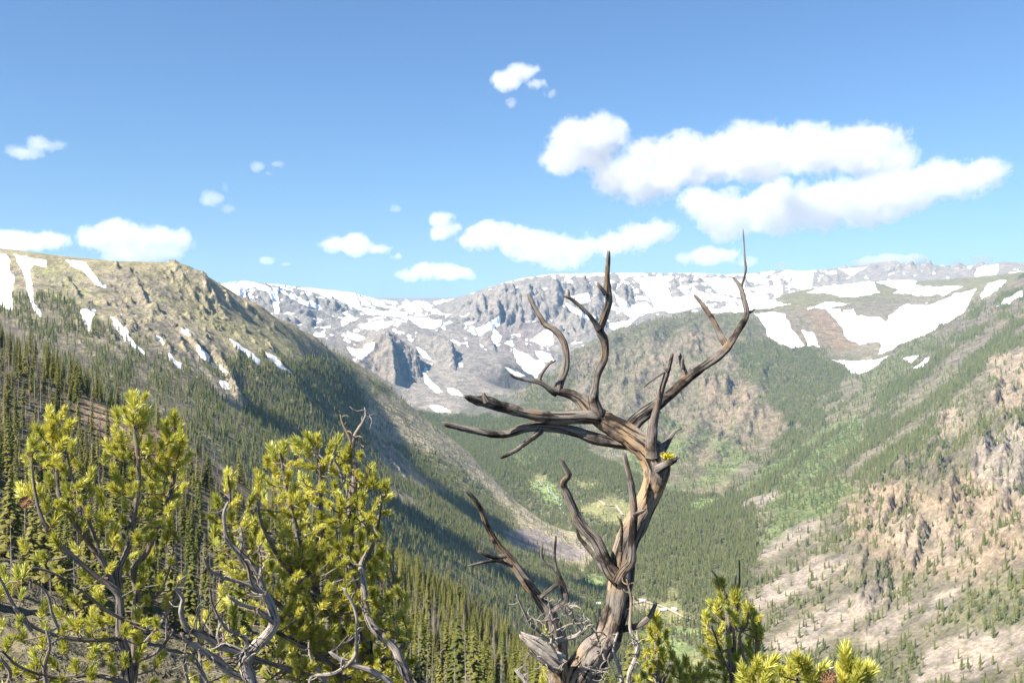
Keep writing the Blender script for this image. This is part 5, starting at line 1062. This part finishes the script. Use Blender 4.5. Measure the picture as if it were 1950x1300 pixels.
def tuft_mesh(seed, n=155):
    """a shoot about one unit long with needles in brushes; needles narrow to a point"""
    rs = np.random.RandomState(seed); V = []; T = []; A_ = []
    for k in range(n):
        t = rs.rand() ** 0.8; a = rs.uniform(0, 6.2832); op = math.radians(66 - 40 * t + rs.uniform(-13, 13)); L = rs.uniform(.32, .47) * (0.9 + .15 * t); w = 0.021
        p = np.array((rs.normal() * .02, rs.normal() * .02, t * .72)); d = np.array((math.cos(a) * math.sin(op), math.sin(a) * math.sin(op), math.cos(op))); s = np.cross(d, rs.normal(size=3)); s /= np.linalg.norm(s)
        mid = p + d * L * .55 + np.array((0, 0, .02)); e = p + d * L + np.array((0, 0, .06)); b = len(V)
        V += [p - s * w * .6, p + s * w * .6, mid + s * w, mid - s * w, e]; A_ += [0.0, 0.0, .6, .6, 1.0]
        T += [(b, b + 1, b + 2), (b, b + 2, b + 3), (b + 3, b + 2, b + 4)]
    b = len(V)
    for (z, r) in ((-.15, .035), (.75, .022)):
        for j in range(4): V.append(np.array((math.cos(1.57 * j) * r, math.sin(1.57 * j) * r, z))); A_.append(0.0)
    for j in range(4): T += [(b + j, b + (j + 1) % 4, b + 4 + (j + 1) % 4), (b + j, b + 4 + (j + 1) % 4, b + 4 + j)]
    me = np_mesh('needle_tuft', np.array(V), np.array(T), False); set_attr(me, 'tip', np.array(A_)); me.materials.append(M_NEEDLE); return me
TUFTS = [tuft_mesh(300 + i) for i in range(6)]
def in_poly(poly, x, y):
    ins = False
    for (ax, ay), (bx, by) in zip(poly, poly[1:] + poly[:1]):
        if (ay > y) != (by > y) and x < (bx - ax) * (y - ay) / (by - ay) + ax: ins = not ins
    return ins
def poisson(poly, gap, rs, tries=9000):
    xs = [p[0] for p in poly]; ys = [p[1] for p in poly]; out = []; cell = {}
    for _ in range(tries):
        x, y = rs.uniform(min(xs), max(xs)), rs.uniform(min(ys), max(ys))
        if not in_poly(poly, x, y): continue
        g = (int(x // gap), int(y // gap)); ok = True
        for i in (-1, 0, 1):
            for j in (-1, 0, 1):
                q = cell.get((g[0] + i, g[1] + j))
                if q and (q[0] - x) ** 2 + (q[1] - y) ** 2 < gap * gap: ok = False
        if ok: cell[g] = (x, y); out.append((x, y))
    return out
def cone_mesh():
    rs = np.random.RandomState(9); V = []; T = []
    for k in range(70):
        t = k / 70; z = t; a = k * 2.39996; r = .33 * math.sin(math.pi * min(1, t * .9 + .12)); ca, sa = math.cos(a), math.sin(a); b = len(V)
        o = np.array((ca * r * .55, sa * r * .55, z)); e = np.array((ca * (r + .10), sa * (r + .10), z + .07)); s = np.array((-sa, ca, 0)) * .10
        V += [o - s * .6, o + s * .6, e + s, e - s, e + np.array((ca * .02, sa * .02, .06))]; T += [(b, b + 1, b + 2), (b, b + 2, b + 3), (b + 3, b + 2, b + 4)]
    me = np_mesh('cone', np.array(V), np.array(T), False); me.materials.append(plain_material('cone_scales', (0.34, 0.20, 0.11), .4, 40)); return me
CONE = cone_mesh()
def pine(label, dist, base_px, stems, foliage, seed, tuft_px=36, extra=(), cones=(), dead=(), span=0.5, cap=300, bark=None):
    """stems: (points, d0, d1) with (px, py, r px); foliage: (outline, gap px, near, far) in metres from dist"""
    rs = np.random.RandomState(seed)
    b = pt(base_px[0], base_px[1], dist); O = (b[0], b[1], -3.3 - 0.33 * (dist - 5) + 0.0)
    tree = empty('pine_tree', O); tag(tree, label, 'pine tree', 'small pines around the viewpoint')
    anchors = []
    for i, (pts, d0, d1) in enumerate(stems):
        t = Tubes(); pp = [(q[0], q[1], q[2], q[3] * .8) for q in px_path(pts, dist, d0, d1)]; t.add(pp, 11, 0.025, 0.07, seed * 31 + i, False, 1.0, .14); t.build('trunk' if i == 0 else 'branch', bark or M_PBARK, tree, O)
        C_, L = catmull(pp, 40); anchors += [(Vector(c[:3]), c[3], j / 39) for j, c in enumerate(C_)]
    for i, (pts, d0, d1) in enumerate(dead):
        t = Tubes(); t.add(px_path(pts, dist, d0, d1), 10, 0.022, 0.09, seed * 57 + i, True, 1.5, .16)
        for q in twiglets(rs, pts, max(3, len(pts)), 10, 34, 1.5): t.add(px_path(q, dist, (d0 + d1) / 2, (d0 + d1) / 2 - rs.uniform(-.1, .15)), 6, .02, .05, rs.randint(900), False)
        t.build('dead_branch', M_TWIG, tree, O)
    spots = []
    for outline, gap, dn, df in foliage:
        for (x, y) in poisson(outline, gap, rs):
            spots.append((x, y, dist + rs.uniform(dn, df), 1.0))
    for e in extra: spots.append((e[0], e[1], dist + (e[2] if len(e) > 2 else 0.0), 1.15))
    tw = Tubes(); placed = []
    A_ = np.array([a[0] for a in anchors])
    for (x, y, D_, k) in spots:
        P_ = Vector(pt(x, y, D_)); d = A_ - np.array(P_)
        w = (d ** 2).sum(1) + 0.30 * np.maximum(d[:, 2] + 0.10, 0) ** 2 * 6 + rs.uniform(0, .012, len(A_))
        j = int(np.argmin(w)); q, qr, _ = anchors[j]
        v = P_ - q; L = v.length
        if L > span and not k > 1.1: continue
        dirn = (v.normalized() * (0.75 if L > .05 else .2) + Vector((rs.normal() * .35, rs.normal() * .35 - .15, 0.75 + rs.normal() * .3))).normalized()
        s = tuft_px / F * D_ * rs.uniform(.8, 1.2) * k * .95
        basep = P_ - dirn * s * 0.35
        mid = q + (basep - q) * .55 + Vector((rs.normal() * .02, rs.normal() * .02, -0.10 * L + rs.normal() * .015))
        r0 = min(qr * .6, 0.0035 + 0.006 * L)
        if L > 0.03: tw.add([(*q, r0), (*mid, r0 * .8), (*basep, r0 * .6)], 5, .035, .03, rs.randint(999), False, 0, .05)
        placed.append((s * (1.3 if y < 1300 else .5), basep, dirn, s))
        if L > 0.12 and rs.rand() < .65:        # a side shoot half way along the twig
            sd = (dirn + Vector(rs.normal(size=3)) * .7 + Vector((0, 0, .3))).normalized(); placed.append((s * .8, mid.copy(), sd, s * rs.uniform(.65, .9)))
    if tw.n: tw.build('twigs', bark or M_PBARK, tree, O)['kind'] = 'stuff'
    placed.sort(key=lambda p: -p[0])
    VV, TT, AA, nb = [], [], [], 0
    for i, (_, p, dr, s) in enumerate(placed):
        me = TUFTS[rs.randint(0, len(TUFTS))]; rot = dr.to_track_quat('Z', 'Y') ; spin = rs.uniform(0, 6.28)
        M_ = Matrix.Translation(p - Vector(O)) @ rot.to_matrix().to_4x4() @ Matrix.Rotation(spin, 4, 'Z') @ Matrix.Scale(s, 4)
        if i < cap:
            o = bpy.data.objects.new('needle_tuft', me); COL.objects.link(o); o.parent = tree; o.matrix_local = M_
        else:
            v = np.empty(len(me.vertices) * 3, np.float32); me.vertices.foreach_get('co', v); v = v.reshape(-1, 3); f = np.empty(len(me.polygons) * 3, np.int32); me.polygons.foreach_get('vertices', f)
            a = np.empty(len(me.vertices), np.float32); me.attributes['tip'].data.foreach_get('value', a)
            R_ = np.array(M_.to_3x3()); VV.append(v @ R_.T + np.array(M_.translation)); TT.append(f.reshape(-1, 3) + nb); AA.append(a); nb += len(v)
    if VV:
        me = np_mesh('crown', np.concatenate(VV), np.concatenate(TT), False); set_attr(me, 'tip', np.concatenate(AA)); o = mesh_obj('crown', me, M_NEEDLE, tree); o['kind'] = 'stuff'
    for (x, y, s) in cones:
        o = bpy.data.objects.new('cone', CONE); COL.objects.link(o); o.parent = tree; p = Vector(pt(x, y, dist - .12)) - Vector(O); o.location = p; o.scale = (s / F * dist,) * 3; o.rotation_euler = (0.9, 0.3, .5)
        o['label'] = 'reddish brown pine cone'
    print('PINE', label[:30], len(placed)); return tree
# ------------------------------------------------------------------ the pines around the viewpoint
ROOT = [(262, 1760, 20), (255, 1500, 18)]
pine('yellow-green pine with several upright leaders, nearest the edge of the picture', 6.0, (262, 1300),
     [(ROOT + [(246, 1330, 15), (239, 1253, 13), (230, 1205, 12), (228, 1141, 10), (220, 1123, 9), (185, 1098, 7), (129, 1050, 6), (95, 1016, 5.5), (75, 973, 4.5), (66, 930, 3.5), (60, 880, 2.5)], 0, -.1),
      ([(224, 1130, 8), (211, 1093, 7.5), (181, 1050, 7), (142, 994, 6.5), (114, 947, 6), (110, 921, 5), (107, 860, 4), (104, 812, 3)], 0, .1),
      ([(228, 1120, 8), (226, 1085, 8), (246, 1037, 7), (256, 981, 6.5), (263, 925, 6), (263, 874, 5.5), (257, 826, 4.5), (254, 780, 3.5)], 0, -.05),
      ([(248, 1330, 12), (256, 1240, 12), (258, 1171, 10), (261, 1128, 9), (256, 1085, 8), (280, 1050, 7), (297, 1007, 6.5), (321, 951, 6), (332, 904, 5), (334, 852, 4), (332, 808, 3)], .15, .2),
      ([(216, 1110, 6), (198, 1070, 5), (172, 1000, 4.5), (155, 950, 4), (135, 900, 3), (128, 860, 2.4)], -.02, -.15),
      ([(232, 1215, 6), (180, 1218, 5), (120, 1212, 4.5), (60, 1190, 4), (20, 1140, 3), (8, 1110, 2.4)], -.1, -.3), ([(240, 1180, 5), (200, 1160, 4), (150, 1120, 3.4), (100, 1090, 3), (60, 1080, 2.4)], -.1, -.2),
      ([(240, 1300, 6), (180, 1285, 5), (110, 1290, 4), (40, 1270, 3), (5, 1240, 2.4)], -.1, -.4), ([(262, 1160, 5), (300, 1130, 4), (320, 1090, 3.4), (330, 1040, 2.6)], .1, .1), ([(255, 1260, 5), (300, 1240, 4), (330, 1200, 3)], .1, 0)],
     [([(45, 870), (60, 840), (95, 785), (120, 790), (150, 850), (165, 900), (195, 950), (205, 1010), (160, 1010), (100, 990), (60, 950)], 23, -.25, .2), ([(195, 850), (235, 770), (275, 760), (282, 850), (290, 905), (280, 945), (245, 945), (195, 890)], 21, -.2, .2),
      ([(190, 930), (300, 930), (320, 960), (330, 1000), (290, 1030), (220, 1040), (175, 990)], 27, -.25, .3), ([(300, 870), (318, 800), (345, 800), (352, 860), (350, 910), (345, 960), (310, 955), (295, 910)], 19, -.1, .4),
      ([(30, 1040), (130, 1015), (330, 1020), (345, 1130), (310, 1190), (150, 1200), (40, 1150)], 34, -.3, .35), ([(90, 1190), (300, 1180), (335, 1310), (-20, 1310), (-20, 1180)], 29, -.45, .2), ([(0, 1090), (30, 1080), (40, 1130), (0, 1140)], 20, -.3, -.1)],
     11, 34, [(105, 800), (60, 852), (98, 830), (115, 850), (255, 772), (245, 800), (268, 800), (232, 850), (262, 850), (332, 802), (325, 840), (345, 845), (42, 940)], [(45, 962, 22)],
     [([(60, 1200, 4), (30, 1160, 3), (10, 1120, 2.5), (-10, 1080, 2)], -.3, -.5), ([(120, 1215, 3.4), (100, 1170, 3), (90, 1130, 2.2), (60, 1100, 1.8)], -.2, -.3), ([(90, 1310, 5), (85, 1270, 4), (95, 1230, 3), (88, 1200, 2)], -.4, -.5), ([(262, 1240, 4), (310, 1180, 3), (345, 1120, 2.2), (360, 1060, 1.8)], .1, .1), ([(10, 1310, 4), (20, 1280, 3.4), (0, 1250, 2.4)], -.5, -.6)])
pine('broad bushy pine with a dead twisted top, beside the snag', 6.6, (690, 1300),
     [([(720, 1800, 30), (715, 1500, 28), (705, 1350, 24), (698, 1260, 20), (690, 1190, 16), (676, 1120, 14), (664, 1060, 12), (668, 990, 10), (670, 932, 9), (676, 880, 8)], .1, .1),
      ([(690, 1240, 12), (640, 1190, 10), (600, 1120, 9), (575, 1060, 8), (560, 990, 7), (545, 930, 6), (538, 880, 4.5), (533, 862, 3)], .1, -.1), ([(680, 1150, 9), (645, 1100, 8), (620, 1040, 7), (612, 980, 6), (610, 920, 5), (606, 870, 4), (600, 840, 3)], .1, 0),
      ([(640, 1210, 8), (580, 1190, 7), (530, 1150, 6), (490, 1110, 5), (455, 1060, 4), (440, 1010, 3.4), (438, 940, 3), (434, 905, 2.4)], 0, -.15), ([(690, 1200, 9), (730, 1160, 7), (750, 1110, 5), (745, 1070, 4)], .1, .1), ([(676, 1100, 7), (705, 1050, 5), (722, 990, 4), (728, 940, 3)], .1, 0),
      ([(600, 1290, 8), (540, 1270, 6.5), (480, 1250, 6), (420, 1225, 5), (385, 1200, 4)], -.2, -.3), ([(620, 1160, 7), (580, 1120, 6), (530, 1060, 5), (500, 1000, 4), (490, 950, 3)], -.05, -.25), ([(660, 1290, 8), (610, 1250, 7), (560, 1220, 6), (520, 1200, 4)], -.2, -.35), ([(700, 1270, 8), (745, 1250, 6), (775, 1220, 4)], 0, -.05), ([(650, 1060, 6), (660, 1000, 5), (690, 930, 4), (705, 890, 3)], .05, -.05)],
     [([(590, 832), (640, 842), (700, 872), (738, 930), (725, 1000), (738, 1060), (765, 1120), (790, 1180), (780, 1310), (640, 1310), (600, 1180), (520, 1100), (480, 1010), (480, 950), (495, 900), (525, 852)], 22, -.35, .45), ([(370, 1310), (370, 1190), (400, 1150), (440, 1110), (520, 1110), (600, 1180), (640, 1310)], 24, -.4, .3),
      ([(395, 1000), (400, 960), (450, 955), (480, 960), (490, 1040), (520, 1100), (440, 1110), (420, 1050)], 22, -.2, .2), ([(560, 950), (700, 950), (720, 1150), (760, 1300), (560, 1300), (540, 1100)], 21, -.5, .0)],
     12, 33, [(590, 838), (605, 845), (575, 850), (540, 860), (522, 868), (437, 905), (432, 925), (640, 850), (650, 880), (668, 870), (703, 912), (718, 925), (735, 932), (690, 1185)], [],
     [([(674, 935, 7), (677, 900, 6), (674, 870, 5.5), (671, 850, 5), (676, 828, 4), (690, 805, 3.4), (697, 788, 2.4), (694, 776, 1.6)], 0, -.05), ([(672, 852, 4), (665, 830, 3.4), (655, 810, 2.8), (648, 790, 2)], -.02, -.06), ([(680, 865, 3), (690, 858, 2.4), (694, 850, 2)], -.03, -.05), ([(628, 900, 4), (632, 870, 3.4), (640, 850, 3), (638, 838, 2.6), (641, 828, 2)], -.1, -.15), ([(655, 920, 4), (645, 890, 3), (630, 865, 2.4)], -.1, -.15),
      ([(790, 1330, 11), (778, 1298, 10), (754, 1240, 10), (730, 1212, 9.5), (710, 1192, 9), (697, 1160, 8), (694, 1135, 7), (691, 1100, 6), (687, 1078, 5), (690, 1065, 3.4), (697, 1051, 2.2)], -.5, -.45), ([(760, 1330, 7), (742, 1298, 6.5), (705, 1275, 6), (670, 1264, 5.5), (640, 1250, 4.6), (628, 1240, 3)], -.5, -.55), ([(600, 1330, 5), (592, 1290, 4.6), (640, 1280, 4.4), (675, 1250, 4.4), (680, 1210, 4), (680, 1180, 3.4), (672, 1150, 3), (654, 1120, 2.4)], -.5, -.6), ([(630, 1310, 4), (600, 1270, 3.6), (590, 1240, 3), (588, 1222, 2.4)], -.5, -.5)], .62)
# a dead pine of bleached twisted limbs in front of the bushy one
dt = empty('dead_pine', (pt(470, 1330, 5.9)[0], pt(470, 1330, 5.9)[1], -3.6)); tag(dt, 'bleached twisted dead pine limbs in front of the bushy pine', 'dead tree')
DO = tuple(dt.location); rs = np.random.RandomState(8)
for i, (pts, d0, d1) in enumerate([([(520, 1800, 24), (500, 1500, 20), (490, 1340, 15), (474, 1290, 13), (468, 1262, 12), (470, 1248, 12), (494, 1224, 11), (516, 1200, 10.5), (523, 1182, 10), (516, 1155, 9), (503, 1125, 7.5), (486, 1085, 6), (458, 1052, 5), (434, 1028, 4.2), (426, 988, 3.4), (428, 970, 3), (434, 955, 2.4)], 0, -.2),
                                  ([(472, 1250, 10), (450, 1238, 9), (420, 1228, 8.5), (400, 1215, 8), (375, 1205, 7), (355, 1195, 6), (345, 1165, 5), (348, 1140, 4), (338, 1125, 3), (330, 1118, 2)], 0, -.2), ([(470, 1290, 9), (440, 1278, 8), (410, 1255, 7), (390, 1240, 6), (360, 1222, 5), (345, 1205, 3)], 0, -.15),
                                  ([(516, 1160, 5), (498, 1128, 4.4), (480, 1110, 4), (470, 1075, 3.6), (450, 1050, 3), (425, 1020, 2.4)], -.15, -.3), ([(520, 1185, 5), (490, 1160, 4.4), (460, 1150, 4), (435, 1135, 3)], -.15, -.35), ([(505, 1130, 4), (470, 1112, 3.8), (430, 1100, 3.4), (400, 1085, 3), (388, 1062, 2.2)], -.15, -.3), ([(494, 1100, 3), (497, 1070, 2.6), (492, 1035, 2)], -.18, -.2),
                                  ([(470, 1245, 5), (466, 1215, 4), (430, 1195, 3.4), (405, 1150, 2.6), (400, 1120, 2)], -.1, -.3), ([(420, 1228, 4), (415, 1205, 3.2), (422, 1180, 2.4)], -.1, -.15), ([(458, 1052, 3), (462, 1025, 2.4), (458, 1000, 1.8)], -.2, -.22), ([(400, 1310, 5), (385, 1280, 4), (368, 1250, 3.2), (352, 1240, 2.2)], -.1, -.2), ([(385, 1310, 4), (380, 1240, 3.2), (372, 1190, 2.6), (380, 1150, 2), (376, 1120, 1.5)], .1, .1), ([(360, 1310, 4), (352, 1260, 3), (356, 1220, 2.2)], .1, .0)]):
    t = Tubes(); t.add(px_path(pts, 5.9, d0, d1), 11, .02, .10, 400 + i, True, 1.6, .18)
    for q in twiglets(rs, pts[3:] if i == 0 else pts, 12 if i == 0 else 8, 10, 36, 1.5): t.add(px_path(q, 5.9, (d0 + d1) / 2, (d0 + d1) / 2 + rs.uniform(-.2, .1)), 6, .02, .05, rs.randint(900), False)
    t.build('trunk' if i == 0 else 'branch', M_TWIG, dt, DO)
pine('small pine with bare white leader tips, standing before the pale scree', 5.6, (1390, 1300),
     [([(1400, 1800, 12), (1398, 1500, 10), (1396, 1340, 8), (1392, 1255, 7), (1388, 1220, 6), (1386, 1190, 6), (1384, 1150, 5), (1372, 1120, 4), (1366, 1100, 3), (1355, 1086, 1.8)], 0, 0), ([(1396, 1300, 5), (1398, 1240, 5), (1400, 1190, 4.4), (1403, 1150, 4), (1408, 1110, 3), (1408, 1066, 1.6)], .02, .05), ([(1400, 1180, 3), (1399, 1130, 2.4), (1402, 1095, 1.6)], 0, 0),
      ([(1425, 1310, 4), (1415, 1245, 4), (1408, 1210, 3.4), (1422, 1190, 3), (1425, 1165, 2)], -.05, -.1), ([(1390, 1280, 3.4), (1372, 1240, 3), (1362, 1210, 2.6), (1352, 1185, 2)], -.05, -.1), ([(1440, 1310, 4), (1440, 1240, 4), (1440, 1200, 3.4), (1440, 1175, 2.4)], 0, 0)],
     [([(1345, 1170), (1362, 1150), (1400, 1140), (1420, 1165), (1452, 1168), (1455, 1250), (1470, 1310), (1340, 1310), (1350, 1230)], 16, -.12, .15)], 13, 30, [(1345, 1180), (1364, 1160), (1378, 1145), (1404, 1138), (1398, 1146), (1368, 1118), (1376, 1112), (1424, 1163), (1440, 1176), (1440, 1192), (1442, 1208), (1360, 1226)], [], [], .35)
pine('small dense pine sprig right beside the foot of the snag', 5.4, (1250, 1300), [([(1262, 1800, 10), (1258, 1500, 9), (1255, 1340, 7), (1252, 1270, 6), (1250, 1230, 5), (1248, 1190, 3)], 0, 0), ([(1256, 1310, 5), (1275, 1270, 4), (1285, 1240, 2.4)], 0, 0), ([(1254, 1310, 4), (1236, 1260, 3), (1225, 1230, 2)], 0, .05), ([(1258, 1320, 4), (1300, 1300, 3), (1330, 1290, 2)], 0, -.05)],
     [([(1226, 1200), (1245, 1172), (1262, 1190), (1272, 1220), (1290, 1250), (1345, 1285), (1345, 1310), (1215, 1310), (1218, 1240)], 15, -.15, .1)], 14, 30, [(1248, 1185), (1252, 1200), (1240, 1205), (1315, 1290)], [], [], .35)
pine('plump pine shoots with a cone, at the bottom edge beneath the scree', 4.2, (1560, 1330), [([(1540, 1900, 10), (1545, 1600, 9), (1535, 1400, 7), (1520, 1330, 5), (1516, 1290, 4)], 0, 0), ([(1545, 1420, 6), (1600, 1350, 5), (1612, 1300, 4), (1612, 1270, 3)], 0, 0), ([(1540, 1400, 6), (1470, 1340, 4), (1450, 1300, 3)], 0, 0), ([(1605, 1350, 4), (1640, 1310, 3), (1642, 1290, 2.4)], 0, 0), ([(1530, 1370, 4), (1560, 1320, 3), (1562, 1300, 2)], 0, 0)],
     [([(1418, 1290), (1440, 1268), (1480, 1270), (1500, 1300), (1495, 1320), (1420, 1320)], 20, -.08, .05), ([(1500, 1270), (1520, 1258), (1540, 1270), (1560, 1290), (1550, 1310), (1500, 1310)], 20, -.08, .05), ([(1596, 1260), (1612, 1248), (1625, 1265), (1650, 1270), (1655, 1310), (1600, 1310)], 19, -.08, .05)], 15, 46, [(1612, 1262), (1606, 1285), (1618, 1290), (1645, 1285), (1518, 1278), (1450, 1288)], [(1566, 1296, 30)], [], .4)
pine('little pine shoots behind the split slab at the foot of the snag', 5.3, (1055, 1300), [([(1040, 1900, 9), (1045, 1600, 8), (1048, 1400, 6), (1048, 1320, 5), (1046, 1250, 3.4), (1042, 1205, 2)], 0, 0), ([(1048, 1340, 4), (1058, 1300, 3), (1055, 1275, 2)], 0, 0)], [([(1030, 1310), (1035, 1250), (1035, 1195), (1050, 1190), (1058, 1240), (1075, 1290), (1070, 1310)], 15, .0, .15)], 16, 26, [(1042, 1200), (1050, 1275)], [], [], .3)
# ------------------------------------------------------------------ small things in the valley: track, cabins, guard rail
def on_ground(px, py, regs, near=None):
    """terrain point seen at a pixel"""
    d = (PX - px) ** 2 + (PY - py) ** 2 + 1e6 * (~np.isin(REG, regs)) + (S + 3.0 / R < cm) * 4e4
    k = int(np.argmin(d)); return np.array((X.ravel()[k], Y.ravel()[k], Zt.ravel()[k]))
def ribbon(name, label, pix, regs, width, lift_, mat, kind='structure'):
    P_ = [on_ground(x, y, regs) for x, y in pix]; pts = []
    for a, b in zip(P_[:-1], P_[1:]):
        for t in np.linspace(0, 1, 8, endpoint=False): pts.append(a * (1 - t) + b * t)
    pts.append(P_[-1]); pts = np.array(pts)
    ju = np.clip(np.searchsorted(US, np.arctan2(pts[:, 0], pts[:, 1])), 0, NU - 1); jv = np.clip(np.searchsorted(VS, np.log(np.hypot(pts[:, 0], pts[:, 1]))), 0, NV - 1)
    pts[:, 2] = Zt[jv, ju] + lift_
    t = np.gradient(pts, axis=0); s = np.stack([-t[:, 1], t[:, 0], 0 * t[:, 0]], 1); s /= np.linalg.norm(s, axis=1)[:, None] + 1e-9
    V_ = np.concatenate([pts + s * width / 2, pts - s * width / 2]); n_ = len(pts)
    o = mesh_obj(name, np_mesh(name, V_, np.array([(i, i + 1, n_ + i + 1, n_ + i) for i in range(n_ - 1)])), mat); return tag(o, label, kind=kind)
M_TRACK = plain_material('pale_gravel', (0.46, 0.38, 0.29), .15, .3)
ribbon('path', 'pale dirt track winding through the valley meadow', [(1140, 952), (1152, 962), (1172, 963), (1180, 972), (1184, 980), (1200, 984), (1215, 992)], [2], 9, 2.0, M_TRACK)
ribbon('road', 'pale gravel road past the valley cabins', [(1195, 1150), (1225, 1145), (1250, 1152), (1275, 1160), (1300, 1176), (1320, 1180)], [2], 8, 2.0, M_TRACK)
M_WATER = plain_material('white_water', (0.38, 0.42, 0.42), .3, .2)
ribbon('river', 'thin bright creek threading the valley meadow', [(1025, 915), (1030, 923), (1043, 930), (1046, 938), (1058, 945), (1060, 951), (1072, 957), (1064, 965), (1070, 975), (1082, 983)], [2], 3.5, 1.0, M_WATER)
M_WALL = plain_material('cabin_boards', (0.42, 0.36, 0.30), .2, .5); M_ROOF = plain_material('pale_metal_roof', (0.72, 0.72, 0.70), .06, .4); M_ROOF2 = plain_material('brown_roof', (0.40, 0.29, 0.22), .1, .4)
CAB = [('white-roofed long cabin in the valley clearing', 1262, 1163, 16, 8, .2, M_ROOF), ('white-roofed small cabin beside the long one in the valley clearing', 1284, 1163, 11, 7, -.3, M_ROOF), ('brown-roofed cabin at the edge of the valley clearing', 1232, 1162, 12, 8, .6, M_ROOF2), ('white-roofed cabin by the trees above the clearing', 1222, 1146, 11, 7, .1, M_ROOF), ('lone white-roofed hut half hidden behind the snag trunk', 1138, 1152, 10, 7, .4, M_ROOF)]
for lab, x, y, L, w, rz, rm in CAB:
    p = on_ground(x, y, [2]); o = empty('cabin', (p[0], p[1], p[2] - .5), rz); tag(o, lab, 'cabin', 'cabins in the valley')
    h = 4.5; a, b = L / 2, w / 2
    me = np_mesh('wall', np.array([(-a, -b, 0), (a, -b, 0), (a, b, 0), (-a, b, 0), (-a, -b, h), (a, -b, h), (a, b, h), (-a, b, h), (-a, 0, h + 2.6), (a, 0, h + 2.6)]), np.array([(0, 1, 5, 4), (1, 2, 6, 5), (2, 3, 7, 6), (3, 0, 4, 7), (4, 7, 8, 8), (5, 9, 6, 6)])[:4], False)
    mesh_obj('wall', me, M_WALL, o)
    g = mesh_obj('gable', np_mesh('gable', np.array([(-a, -b, h), (-a, b, h), (-a, 0, h + 2.6), (a, -b, h), (a, b, h), (a, 0, h + 2.6)]), np.array([(0, 2, 1), (3, 4, 5)]), False), M_WALL, o)
    e = .7
    mesh_obj('roof', np_mesh('roof', np.array([(-a - e, -b - e, h - .6), (a + e, -b - e, h - .6), (a + e, 0, h + 2.9), (-a - e, 0, h + 2.9), (-a - e, b + e, h - .6), (a + e, b + e, h - .6), (-a - e, -b - e, h - .9), (a + e, -b - e, h - .9), (-a - e, b + e, h - .9), (a + e, b + e, h - .9)]), np.array([(0, 1, 2, 3), (3, 2, 5, 4), (6, 7, 1, 0), (4, 5, 9, 8)]), False), rm, o)
    mesh_obj('door', np_mesh('door', np.array([(-1, -b - .05, .5), (.6, -b - .05, .5), (.6, -b - .05, 3.2), (-1, -b - .05, 3.2)]), np.array([(0, 1, 2, 3)]), False), M_ROOF2, o)
# guard rail of the road cut into the near hillside
ga, gb = on_ground(285, 852, [0]), on_ground(368, 872, [0])
gr = empty('guard_rail', tuple(ga)); tag(gr, 'thin grey guard rail along the road on the near hillside', 'guard rail')
d_ = gb - ga; M_RAIL = plain_material('galvanised_rail', (0.50, 0.50, 0.49), .1, 1.0); nn = 9
t = Tubes(); t.add([(*(ga + d_ * q + np.array((0, 0, 1.25))), .13) for q in np.linspace(0, 1, 6)], 6, 2.0, 0, 1, False, 0, 0); t.build('rail', M_RAIL, gr, tuple(ga))
for i in range(nn):
    p = ga + d_ * (i + .5) / nn; t = Tubes(); t.add([(p[0], p[1], p[2] - 1.0, .09), (p[0], p[1], p[2] + 1.2, .09)], 5, 1.0, 0, 1, False, 0, 0); t.build('post', M_RAIL, gr, tuple(ga))
# ------------------------------------------------------------------ the air in the valley
hv = [(x, y, z) for z in (-760, 720) for (x, y) in ((-18000, -400), (18000, -400), (18000, 20500), (-18000, 20500))]
hf = [(0, 3, 2, 1), (4, 5, 6, 7), (0, 1, 5, 4), (1, 2, 6, 5), (2, 3, 7, 6), (3, 0, 4, 7)]
hm = NT('mountain_air')
hm.vol(hm.n('ShaderNodeVolumePrincipled', {'Color': (0.28, 0.60, 1.0, 1), 'Density': 2.6e-5, 'Anisotropy': 0.0}).outputs[0])
tag(mesh_obj('haze', np_mesh('haze', np.array(hv, float), np.array(hf), False), hm.m), 'thin pale haze filling the valley air', 'haze', kind='stuff')
